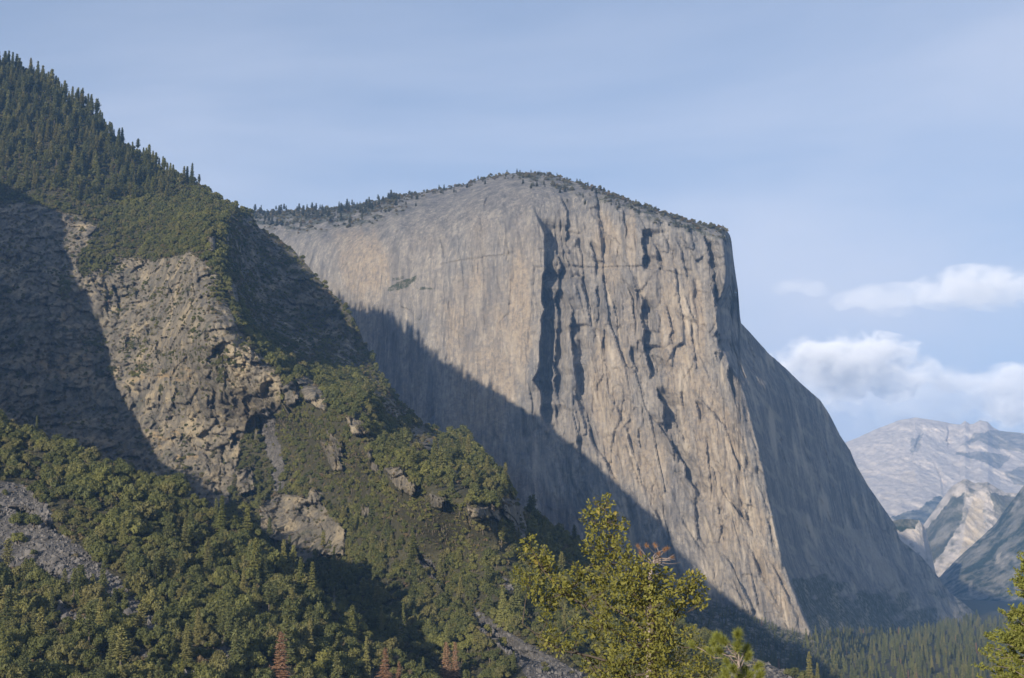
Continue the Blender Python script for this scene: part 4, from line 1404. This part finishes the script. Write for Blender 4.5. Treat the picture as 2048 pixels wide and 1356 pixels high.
# ------------------------------------------------------------------ trees picked out on the slopes
def place(sh, px, pyb, hpx, name, proto, label, cat='conifer', fat=1.0):
    p = surf(sh, px, pyb)
    h = hpx * p[1] / F
    return put(name, proto, p - (0, 0, 0.3), h * fat, h, rng.uniform(0, 6.28), label, cat, None)
place(spur, 560, 1372, 104, 'dead_fir', REDS[0], 'large rust-red dead fir standing alone above the oak brush', fat=1.9)
place(spur, 770, 1374, 76, 'dead_fir', REDS[1], 'pale tan-red dead fir beside a tall green fir', fat=1.7)
place(ridge, 893, 1368, 82, 'dead_fir', REDS[2], 'yellowish-tan dying fir touching a redder dead fir', fat=1.7)
place(ridge, 911, 1368, 80, 'dead_fir', REDS[0], 'slim red dead fir touching a yellowish-tan dying fir', fat=1.3)
place(spur, 797, 1376, 52, 'dead_fir', REDS[1], 'smallest rust-red dead fir between green conifers', fat=1.5)
place(spur, 733, 1360, 84, 'fir_tree', FIRS[0], 'tall green fir beside the pale tan-red dead fir', fat=1.0)
place(ridge, 776, 1320, 66, 'fir_tree', FIRS[1], 'slender green fir at the foot of the dark gully')
place(ridge, 742, 1282, 60, 'fir_tree', FIRS[2], 'slim green fir at the gully edge above the brush')
place(ridge, 762, 1275, 62, 'fir_tree', FIRS[3], 'slim green fir next to another at the gully edge')
place(ridge, 806, 1290, 82, 'fir_tree', YELS[0], 'bright yellow-green fir behind the forked bare snag', fat=0.8)
place(ridge, 803, 1290, 55, 'snag_tree', SNAGS[0], 'grey bare snag with spreading limbs before the yellow-green fir', 'dead tree', 1.4)
place(ridge, 668, 1222, 48, 'snag_tree', SNAGS[1], 'white bare snag with curved limbs against the dark gully', 'dead tree', 1.2)
place(spur, 82, 1240, 42, 'fir_tree', FIRS[1], 'lone dark fir beside the small scree chute', fat=1.4)
place(spur, 72, 870, 40, 'fir_tree', FIRS[2], 'small fir on the spur crest below the shaded cliff', fat=0.9)
place(spur, 372, 1330, 80, 'fir_tree', FIRS[3], 'broad green fir below the scree tongue', fat=1.5)
place(spur, 345, 1322, 56, 'fir_tree', FIRS[0], 'shorter fir leaning on the broad fir below the scree', fat=1.2)
place(ridge, 1622, 1372, 66, 'fir_tree', FIRS[0], 'taller of two firs against the dark valley forest', fat=1.2)
place(ridge, 1642, 1372, 52, 'fir_tree', FIRS[2], 'shorter of two firs against the dark valley forest', fat=1.1)
place(ridge, 222, 284, 42, 'fir_tree', FIRS[1], 'solitary fir standing on the bare skyline of the ridge', fat=1.3)
place(ridge, 155, 218, 32, 'fir_tree', FIRS[2], 'small dark fir on the shaded knob of the ridge skyline', fat=1.1)
place(ridge, 292, 325, 32, 'pine_tree', PINES[0], 'flat-topped pine on the ridge skyline', fat=1.3)

# ------------------------------------------------------------------ pines along the rim of the great cliff
n = 0
cand = []
for px in np.concatenate([rng.uniform(505, 800, 190), rng.uniform(800, 1000, 34), rng.uniform(1000, 1200, 70), rng.uniform(1180, 1448, 62)]):
    t = abs(rng.normal(0, 14 if px < 780 else (10 if px < 1000 else 14))) + 0.5
    if 1150 > px > 1030 or 1240 > px > 1150:
        t = abs(rng.normal(0, 22))
    cand.append((px, CAP_TOP(px) + t, rng.uniform(6, 20) ** 1.0 * (1.0 if px < 800 else 0.68)))
cand = sorted(cand, key=lambda c: -c[2])[:285]
rim_scr = []
for i, (px, py, h) in enumerate(cand):
    p = surf(cap, px, py)
    hh = h * p[1] / F
    where = 'plateau rim beside the brushy ridge' if px < 800 else ('bare dome of the cliff' if px < 1010 else ('summit of the granite cliff' if px < 1200 else 'sloping rim above the cliff prow'))
    put('rim_pine', SUMS[i % 3], p - (0, 0, 1), hh * rng.uniform(1.2, 2.2), hh, rng.uniform(0, 6.28), 'small dark pine on the ' + where, 'pine', 'pines on the ' + where, parts=False)

# low scrub between the rim pines
p, qx, qy = sample(cap, lambda px, py, M: 0.0035 * sstep(0.15, 0.6, M[..., 1]) * (py < CAP_TOP(px) + 60) * (px < 1470), xlim=(490, 1470), ylim=(330, 520))
e = np.concatenate([rng.uniform(500, 900, 260), rng.uniform(900, 1455, 330)])
p = np.concatenate([p[:2500], np.array([surf(cap, x, CAP_TOP(x) + abs(rng.normal(0, 5))) for x in e])])
n_ = len(p)
rs_ = np.clip(6.0 * rng.lognormal(0, 0.4, n_), 2.5, 13)
print('rim scrub', n_)
scatter('rim_scrub', p - np.array([0, 0, 0.6]), rs_, rs_ * rng.uniform(0.7, 1.2, n_), np.stack([np.zeros(n_), np.zeros(n_), rng.uniform(0, 6.28, n_)], -1), rng.integers(0, 3, n_), [q.obj for q in CHAP],
        'low grey-green scrub scattered along the rim of the granite cliff')

# ------------------------------------------------------------------ forest on the scree apron and the valley floor
pts, qx, qy = sample(cap, lambda px, py, M: 0.008 * (py > CAP_BASE(px) + 3) * sstep(0.3, 0.8, M[..., 1]), xlim=(1150, 2124), ylim=(1050, 1360))
keep = pts[:, 2] > -215
pts = pts[keep]
fx = rng.uniform(150, 2300, 9000)
fy = rng.uniform(1900, 4700, 9000)
fpx, fpy = proj(np.stack([fx, fy, np.full(9000, -200.0)], -1))
keep = (fpx > 1380) & (fpx < 2200) & (fpy > 1240)
fp = np.stack([fx, fy, np.full(9000, -204.0)], -1)[keep]
apx, apy = proj(pts)
allp = np.concatenate([pts, fp])
hh = np.clip(rng.normal(20, 7, len(allp)), 7, 44)
hh[:len(pts)] *= 0.5
print('valley trees', len(allp))
ak = rng.choice(10, len(allp), p=[.18, .17, .17, .16, .07, .07, .06, .05, .05, .02])
apx, apy = proj(allp)
lit = (apx > 1690) & (apx < 2048) & (np.arange(len(allp)) >= len(pts)) & (allp[:, 1] < 3900) & (allp[:, 1] > 2900)
cand = np.where(lit)[0]
big = cand[np.argsort(-hh[cand] / allp[cand, 1])][:200]
VAL = FIRS + PINES + YELS + [REDS[0]]
VK = ['dark fir'] * 4 + ['bare-stemmed pine'] * 3 + ['yellow-green fir'] * 2 + ['rusty dying fir']
single = np.zeros(len(allp), bool)
single[big] = True
for k in big:
    put('valley_conifer', VAL[ak[k]], allp[k], hh[k] * 1.2, hh[k], rng.uniform(0, 6.28), VK[ak[k]] + ' in the sunlit belt of forest on the valley floor', 'valley conifer',
        'conifers in the sunlit belt on the valley floor: ' + VK[ak[k]], parts=False)
r_ = ~single
n_ = int(r_.sum())
scatter('valley_forest', allp[r_], hh[r_] * 1.2, hh[r_], np.stack([np.zeros(n_), np.zeros(n_), rng.uniform(0, 6.28, n_)], -1), ak[r_], [p.obj for p in VAL],
        'dark conifer forest covering the valley floor and the foot of the cliff')

# ------------------------------------------------------------------ scree stones
def stone_mesh(seed):
    r = np.random.default_rng(seed)
    g = Geo()
    v, f = ICO1
    p = v * (1 + 0.35 * r.uniform(-1, 1, (len(v), 1))) * (1, r.uniform(0.7, 1), r.uniform(0.5, 0.8))
    g.add(p, f)
    return g.mesh('stone', [M_STONE])
STONES = [bpy.data.objects.new('stone_source', stone_mesh(700 + i)) for i in range(4)]
sp1, a1, b1 = sample(spur, lambda px, py, M: 0.30 * (M[..., 1] > 0.5), xlim=(-40, 900), ylim=(900, 1380))
sp2, a2, b2 = sample(ridge, lambda px, py, M: 0.16 * (M[..., 1] > 0.5), xlim=(400, 1650), ylim=(700, 1400))
spt = np.concatenate([sp1, sp2])
n_ = len(spt)
print('stones', n_)
sz = np.clip(rng.lognormal(-0.45, 0.65, n_), 0.25, 3.6)
scatter('scree', spt, sz, sz, rng.uniform(-3, 3, (n_, 3)), rng.integers(0, 4, n_), STONES, 'grey broken scree in chutes between the oak brush')

# ------------------------------------------------------------------ trees near the viewpoint
M_LEAF = leaf_material('near_oak_leaf', (0.10, 0.105, 0.024), (0.27, 0.25, 0.055), (0.29, 0.20, 0.055), 0.2, 0.3, 3.0)
M_NEEDLE = leaf_material('near_pine_needles', (0.14, 0.18, 0.04), (0.30, 0.32, 0.08), (0.32, 0.30, 0.07), 0.35, 0.2, 4.0)
M_CEDAR = leaf_material('near_cedar_foliage', (0.11, 0.14, 0.03), (0.27, 0.29, 0.075), (0.30, 0.26, 0.07), 0.35, 0.2, 3.0)
M_RUST = leaf_material('rusty_needles', (0.30, 0.165, 0.085), (0.44, 0.26, 0.145), (0.42, 0.24, 0.13), 0.3, 0.2, 4.0)
M_NBARK = bark_material('near_bark', (0.05, 0.042, 0.034), (0.15, 0.122, 0.10), 18.0)
M_GREY = bark_material('grey_twig', (0.16, 0.13, 0.115), (0.34, 0.28, 0.25), 18.0)

def pxy(px, py, D):
    return unproj(px, py, D)

def bent(a, b, r, k=0.12, n=6):
    a, b = np.asarray(a, float), np.asarray(b, float)
    L = np.linalg.norm(b - a)
    off = r.normal(size=3) * L * k
    t = np.linspace(0, 1, n)[:, None]
    return a + (b - a) * t + off * np.sin(np.pi * t) + r.normal(size=(n, 3)) * L * 0.012 * np.sin(np.pi * t)

def leaves(g, c, n, r, size, spread, mi=0):
    """oak leaves: six-point folded blades on short twigs round the cluster centre"""
    d = r.normal(size=(n, 3))
    d /= np.linalg.norm(d, axis=1)[:, None]
    p = np.asarray(c) + d * (r.uniform(0.15, 1.0, n) ** 0.55 * spread)[:, None]
    ax = d * 0.7 + r.normal(size=(n, 3)) * 0.7
    ax /= np.linalg.norm(ax, axis=1)[:, None]
    nn = r.normal(size=(n, 3)) + (-0.3, -0.4, 0.7)
    s = np.cross(ax, nn)
    s /= np.linalg.norm(s, axis=1)[:, None]
    up = np.cross(s, ax)
    L = (size * r.uniform(0.65, 1.25, n))[:, None]
    v = np.stack([p, p + ax * L * 0.35 + s * L * 0.24 + up * L * 0.06, p + ax * L * 0.75 + s * L * 0.22 + up * L * 0.05, p + ax * L, p + ax * L * 0.75 - s * L * 0.22 + up * L * 0.05,
                  p + ax * L * 0.35 - s * L * 0.24 + up * L * 0.06], 1).reshape(-1, 3)
    i = np.arange(n)[:, None] * 6
    g.add(v, np.concatenate([i + [[0, 1, 2]], i + [[0, 2, 3]], i + [[0, 3, 4]], i + [[0, 4, 5]]]), mi)

def child(name, me, root, kind=None):
    o = bpy.data.objects.new(name, me)
    COL.objects.link(o)
    o.parent = root
    if kind:
        o['kind'] = kind
    return o

def near_root(name, loc, label, cat):
    o = bpy.data.objects.new(name, None)
    COL.objects.link(o)
    o.location = loc
    o['label'] = label
    o['category'] = cat
    return o

# the oak
r = np.random.default_rng(81)
DO = 38.0
OAK_CL = [(1212, 1004, 15), (1188, 1010, 12), (1180, 1036, 17), (1208, 1032, 18), (1236, 1040, 15), (1196, 1062, 20), (1226, 1068, 20), (1250, 1050, 9), (1186, 1092, 20), (1216, 1098, 22), (1244, 1092, 16),
          (1256, 1112, 12), (1200, 1122, 20), (1230, 1128, 22), (1258, 1140, 20), (1285, 1130, 20), (1276, 1160, 24), (1306, 1152, 22), (1330, 1150, 16), (1250, 1168, 22), (1290, 1186, 26), (1256, 1196, 30),
          (1260, 1222, 26), (1316, 1180, 22), (1310, 1214, 24), (1340, 1200, 16), (1392, 1156, 16), (1372, 1168, 20), (1352, 1176, 16), (1396, 1186, 18), (1400, 1204, 12), (1374, 1194, 18), (1352, 1222, 16),
          (1334, 1244, 18), (1060, 1086, 15), (1052, 1108, 15), (1084, 1112, 17), (1078, 1130, 16), (1040, 1152, 16), (1062, 1164, 18), (1098, 1150, 18), (1100, 1126, 10), (1078, 1190, 18), (1098, 1212, 18),
          (1094, 1236, 12), (1122, 1166, 18), (1142, 1182, 18), (1112, 1190, 14), (1150, 1142, 14), (1168, 1150, 16), (1188, 1162, 16), (1204, 1152, 14), (1160, 1200, 16), (1186, 1192, 18), (1214, 1180, 20),
          (1204, 1240, 20), (1190, 1256, 18), (1230, 1262, 20), (1214, 1216, 14), (1156, 1246, 12), (1100, 1272, 18), (1122, 1290, 18), (1150, 1276, 14), (1086, 1286, 12), (1210, 1300, 24), (1240, 1316, 26),
          (1282, 1288, 26), (1330, 1284, 22), (1304, 1320, 28), (1352, 1306, 22), (1376, 1268, 14), (1222, 1344, 28), (1262, 1350, 30), (1322, 1350, 30), (1372, 1344, 26), (1408, 1322, 20), (1420, 1350, 22),
          (1180, 1330, 18), (1400, 1290, 10), (1290, 1250, 20), (1262, 1262, 18), (1306, 1188, 16), (1298, 1236, 16), (1316, 1256, 15), (1304, 1282, 18), (1318, 1306, 18), (1330, 1262, 14), (1200, 1380, 30), (1260, 1390, 34), (1330, 1395, 34), (1390, 1390, 30)]
oy = DO
foot = np.array([(1316 - CX) / F * DO, DO + 0.4, float(hill_z((1316 - CX) / F * DO, DO + 0.4)) - 0.3])
root = near_root('oak', foot, 'leafy yellow-green oak with bare lower twigs rising in front of the granite cliff', 'oak')
gt, gl = Geo(), Geo()
trunk = [foot, pxy(1318, 1500, DO + 0.3), pxy(1314, 1400, DO), pxy(1308, 1330, DO), pxy(1305, 1270, DO), pxy(1303, 1220, DO - 0.1), pxy(1290, 1170, DO), pxy(1250, 1120, DO), pxy(1220, 1070, DO), pxy(1210, 1020, DO)]
trad = [0.22, 0.13, 0.09, 0.075, 0.062, 0.05, 0.038, 0.028, 0.02, 0.008]
tube(gt, np.array(trunk) - foot, trad, 9)
nodes = [(p, w) for p, w in zip(trunk[2:], trad[2:])]
for a, b in zip(trunk[2:-1], trunk[3:]):
    nodes.append(((a + b) / 2, 0.03))
limbs = [[(1312, 1300), (1270, 1290), (1215, 1255), (1170, 1215), (1130, 1185), (1085, 1140), (1062, 1095)], [(1310, 1320), (1240, 1330), (1180, 1312), (1120, 1300), (1075, 1270), (1045, 1248)],
         [(1306, 1280), (1260, 1235), (1215, 1210), (1190, 1175), (1165, 1150)], [(1308, 1310), (1340, 1270), (1352, 1230), (1375, 1190), (1395, 1165)],
         [(1312, 1345), (1260, 1352), (1200, 1340), (1150, 1300), (1110, 1278)], [(1304, 1250), (1290, 1220), (1270, 1190), (1262, 1150)]]
for li, L in enumerate(limbs):
    dd = DO + r.uniform(-0.9, 0.7)
    P = np.array([pxy(x, y, DO + (dd - DO) * (i / (len(L) - 1))) for i, (x, y) in enumerate(L)])
    rad = np.linspace(0.042, 0.009, len(P))
    tube(gt, P - foot, rad, 6)
    nodes += [(p, q) for p, q in zip(P, rad)]
NP = [n_[0] for n_ in nodes]
for (px, py, rp) in OAK_CL:
    c = pxy(px, py, DO - 0.25 + r.normal(0, 0.45))
    k = int(np.argmin([np.linalg.norm(c - q) + (0.25 if q[2] > c[2] + 0.1 else 0) for q in NP]))
    b = bent(NP[k], c, r)
    tube(gt, b - foot, np.linspace(0.016, 0.004, len(b)), 5)
    sp_ = rp * DO / F * 1.12
    for q in range(5):
        e = c + r.normal(size=3) * sp_ * 0.55
        tube(gt, bent(b[3], e, r, 0.1, 4) - foot, [0.005, 0.004, 0.003, 0.002], 4)
    leaves(gl, c - foot, int(112 * (rp / 18.0) ** 2), r, 0.092, sp_ * 1.05)
for k in range(26):           # bare twigs at the lower edge
    a = NP[r.integers(len(NP) - 34, len(NP))]
    tube(gt, bent(a, a + np.array([r.uniform(-0.9, 0.3), r.normal(0, 0.3), r.uniform(-0.2, 0.5)]), r, 0.15, 5) - foot, [0.008, 0.006, 0.004, 0.003, 0.0015], 4)
child('trunk', gt.mesh('oak_trunk', [M_NBARK], True), root)
child('foliage', gl.mesh('oak_foliage', [M_LEAF]), root, 'stuff')
gs = Geo()
leaves(gs, (0, 0, 0), 1, r, 0.12, 0.0001)
leaf_me = gs.mesh('leaf', [M_LEAF])
for k in range(240):
    px, py, rp = OAK_CL[k % 82]
    c = pxy(px, py, DO)
    a = r.uniform(0, 6.28)
    o = child('leaf', leaf_me, root)
    o.location = c + np.array([math.cos(a) * rp * DO / F, r.uniform(-0.55, -0.1), math.sin(a) * rp * DO / F]) * r.uniform(0.5, 1.05) - foot
    o.rotation_euler = r.uniform(-3, 3, 3)
    s_ = r.uniform(0.8, 1.25)
    o.scale = (s_, s_, s_)

def needles(g, c, axis, n, r, length, width, mi=0, spread=0.9):
    axis = np.asarray(axis, float)
    axis = axis / np.linalg.norm(axis)
    d = r.normal(size=(n, 3)) * spread + axis
    d /= np.linalg.norm(d, axis=1)[:, None]
    st = np.asarray(c) - axis * (r.uniform(0, 1, n) * length * 0.9)[:, None]
    L = (length * r.uniform(0.7, 1.1, n))[:, None]
    s = np.cross(d, r.normal(size=(n, 3)))
    s /= np.linalg.norm(s, axis=1)[:, None]
    v = np.stack([st - s * width, st + s * width, st + d * L], 1).reshape(-1, 3)
    i = np.arange(n)[:, None] * 3
    g.add(v, i + [[0, 1, 2]], mi)

# the dead pine top with rusty tufts
r = np.random.default_rng(82)
DD = 56.0
fx_ = (1300 - CX) / F * DD
foot = np.array([fx_, DD, float(hill_z(fx_, DD)) - 0.3])
root = near_root('dead_pine', foot, 'dead pine top with rusty orange needle tufts sticking up behind the oak', 'dead pine')
gt, gl = Geo(), Geo()
tr = [foot, pxy(1298, 1400, DD), pxy(1299, 1250, DD), pxy(1300, 1160, DD), pxy(1303, 1132, DD), pxy(1310, 1118, DD)]
tube(gt, np.array(tr) - foot, [0.2, 0.13, 0.11, 0.085, 0.065, 0.035], 8)
for (x, y) in [(1275, 1091), (1292, 1090), (1309, 1089), (1329, 1099), (1318, 1106), (1346, 1113), (1281, 1104), (1336, 1096)]:
    e = pxy(x, y, DD + r.normal(0, 0.3))
    b = bent(pxy(1305, 1128, DD) if x < 1305 else pxy(1309, 1119, DD), e, r, 0.16, 6)
    tube(gt, b - foot, np.linspace(0.03, 0.008, 6), 5)
    needles(gl, e - foot, b[-1] - b[-2], 120, r, 0.15, 0.005, 0, 1.0)
for (x0, y0, x1, y1) in [(1303, 1132, 1282, 1118), (1303, 1132, 1330, 1133), (1312, 1118, 1352, 1120), (1310, 1122, 1362, 1124), (1316, 1112, 1340, 1122), (1303, 1130, 1332, 1128), (1330, 1120, 1350, 1108), (1300, 1150, 1322, 1144)]:
    tube(gt, bent(pxy(x0, y0, DD), pxy(x1, y1, DD + r.normal(0, 0.3)), r, 0.1, 5) - foot, [0.028, 0.02, 0.014, 0.009, 0.004], 5)
child('trunk', gt.mesh('dead_pine_trunk', [M_GREY], True), root)
child('needles', gl.mesh('rusty_needles', [M_RUST]), root, 'stuff')

# the young pine with long needles
r = np.random.default_rng(83)
DP = 34.0
fx_ = (1480 - CX) / F * DP
foot = np.array([fx_, DP, float(hill_z(fx_, DP)) - 0.3])
root = near_root('young_pine', foot, 'young bright green pine with long-needled tufts beside the oak', 'young pine')
gt, gl = Geo(), Geo()
tr = [foot, pxy(1480, 1420, DP), pxy(1478, 1340, DP), pxy(1476, 1290, DP), pxy(1476, 1268, DP)]
tube(gt, np.array(tr) - foot, [0.12, 0.06, 0.04, 0.022, 0.012], 8)
TUFT = [(1476, 1266, 1.0), (1476, 1288, 1.0), (1474, 1308, 1.0), (1477, 1330, 1.0), (1494, 1296, 1.0), (1498, 1310, .9), (1434, 1272, 1.0), (1446, 1278, .9), (1426, 1282, .8), (1418, 1300, .8), (1436, 1300, .9), (1452, 1322, .8),
        (1466, 1336, 1.0), (1490, 1338, 1.0), (1450, 1344, 1.0), (1520, 1330, .9), (1522, 1348, 1.0), (1500, 1350, 1.0), (1478, 1354, 1.1), (1382, 1288, .7), (1440, 1362, 1.0), (1530, 1372, 1.0), (1460, 1380, 1.1), (1500, 1385, 1.1)]
for (x, y, s_) in TUFT:
    e = pxy(x, y, DP + r.normal(0, 0.35))
    base = pxy(1478, min(y + 34, 1420), DP)
    b = bent(base, e, r, 0.12, 6)
    tube(gt, b - foot, np.linspace(0.018, 0.009, 6), 5)
    ax = (b[-1] - b[-3])
    ax = ax / np.linalg.norm(ax) + (0, 0, 0.6)
    needles(gl, e - foot, ax, int(420 * s_), r, 0.20 * s_, 0.006, 0, 0.75)
child('trunk', gt.mesh('young_pine_trunk', [M_GREY], True), root)
child('needles', gl.mesh('pine_needles', [M_NEEDLE]), root, 'stuff')

# the conifer at the edge of the view
r = np.random.default_rng(84)
DC = 36.0
tx = (2118 - CX) / F * DC
foot = np.array([tx, DC, float(hill_z(tx, DC)) - 0.3])
root = near_root('cedar', foot, 'bright green cedar with upswept feathery sprays beside the shaded valley wall', 'cedar')
gt, gl = Geo(), Geo()
ztop = pxy(2118, 905, DC)[2]
zs = np.linspace(foot[2], ztop, 8)
tube(gt, np.stack([np.full(8, 0.0), np.zeros(8), zs - foot[2]], -1), np.linspace(0.24, 0.015, 8), 9)
ENV = curve([(905, 4), (1000, 40), (1085, 74), (1130, 86), (1165, 104), (1180, 94), (1210, 108), (1240, 130), (1256, 132), (1285, 155), (1310, 156), (1356, 163), (1500, 185), (1700, 210)])
for k in range(460):
    py = 915 + 640 * r.uniform(0, 1) ** 0.85
    a = r.uniform(0, 2 * math.pi)
    R_ = ENV(py) * DC / F * r.uniform(0.72, 1.06)
    zt = pxy(2118, py, DC)[2]
    d = np.array([math.cos(a), math.sin(a), 0])
    s = np.array([-d[1], d[0], 0])
    b0 = np.array([0, 0, zt - foot[2] - 0.10 - 0.16 * R_])
    tip = d * R_ + (0, 0, zt - foot[2])
    b = bent(b0, tip, r, 0.05, 6)
    b[2:4, 2] -= 0.05 * R_
    tube(gt, b, np.linspace(0.022, 0.004, 6), 4)
    nsp = int(9 + R_ * 8)
    for q in range(nsp):
        t = r.uniform(0.30, 1.0)
        c = b[0] + (b[-1] - b[0]) * t + r.normal(size=3) * 0.05
        ax = d * r.uniform(0.2, 0.9) + s * r.normal(0, 0.6) + np.array([0, 0, r.uniform(0.1, 0.8)])
        m = 13
        ax /= np.linalg.norm(ax)
        pts = c + ax * (np.linspace(0, 0.17, m))[:, None] + r.normal(size=(m, 3)) * 0.02
        cards(gl, pts, 0.042, r, 0, None, 2.2)
child('trunk', gt.mesh('cedar_trunk', [M_GREY], True), root)
child('crown', gl.mesh('cedar_crown', [M_CEDAR]), root, 'stuff')
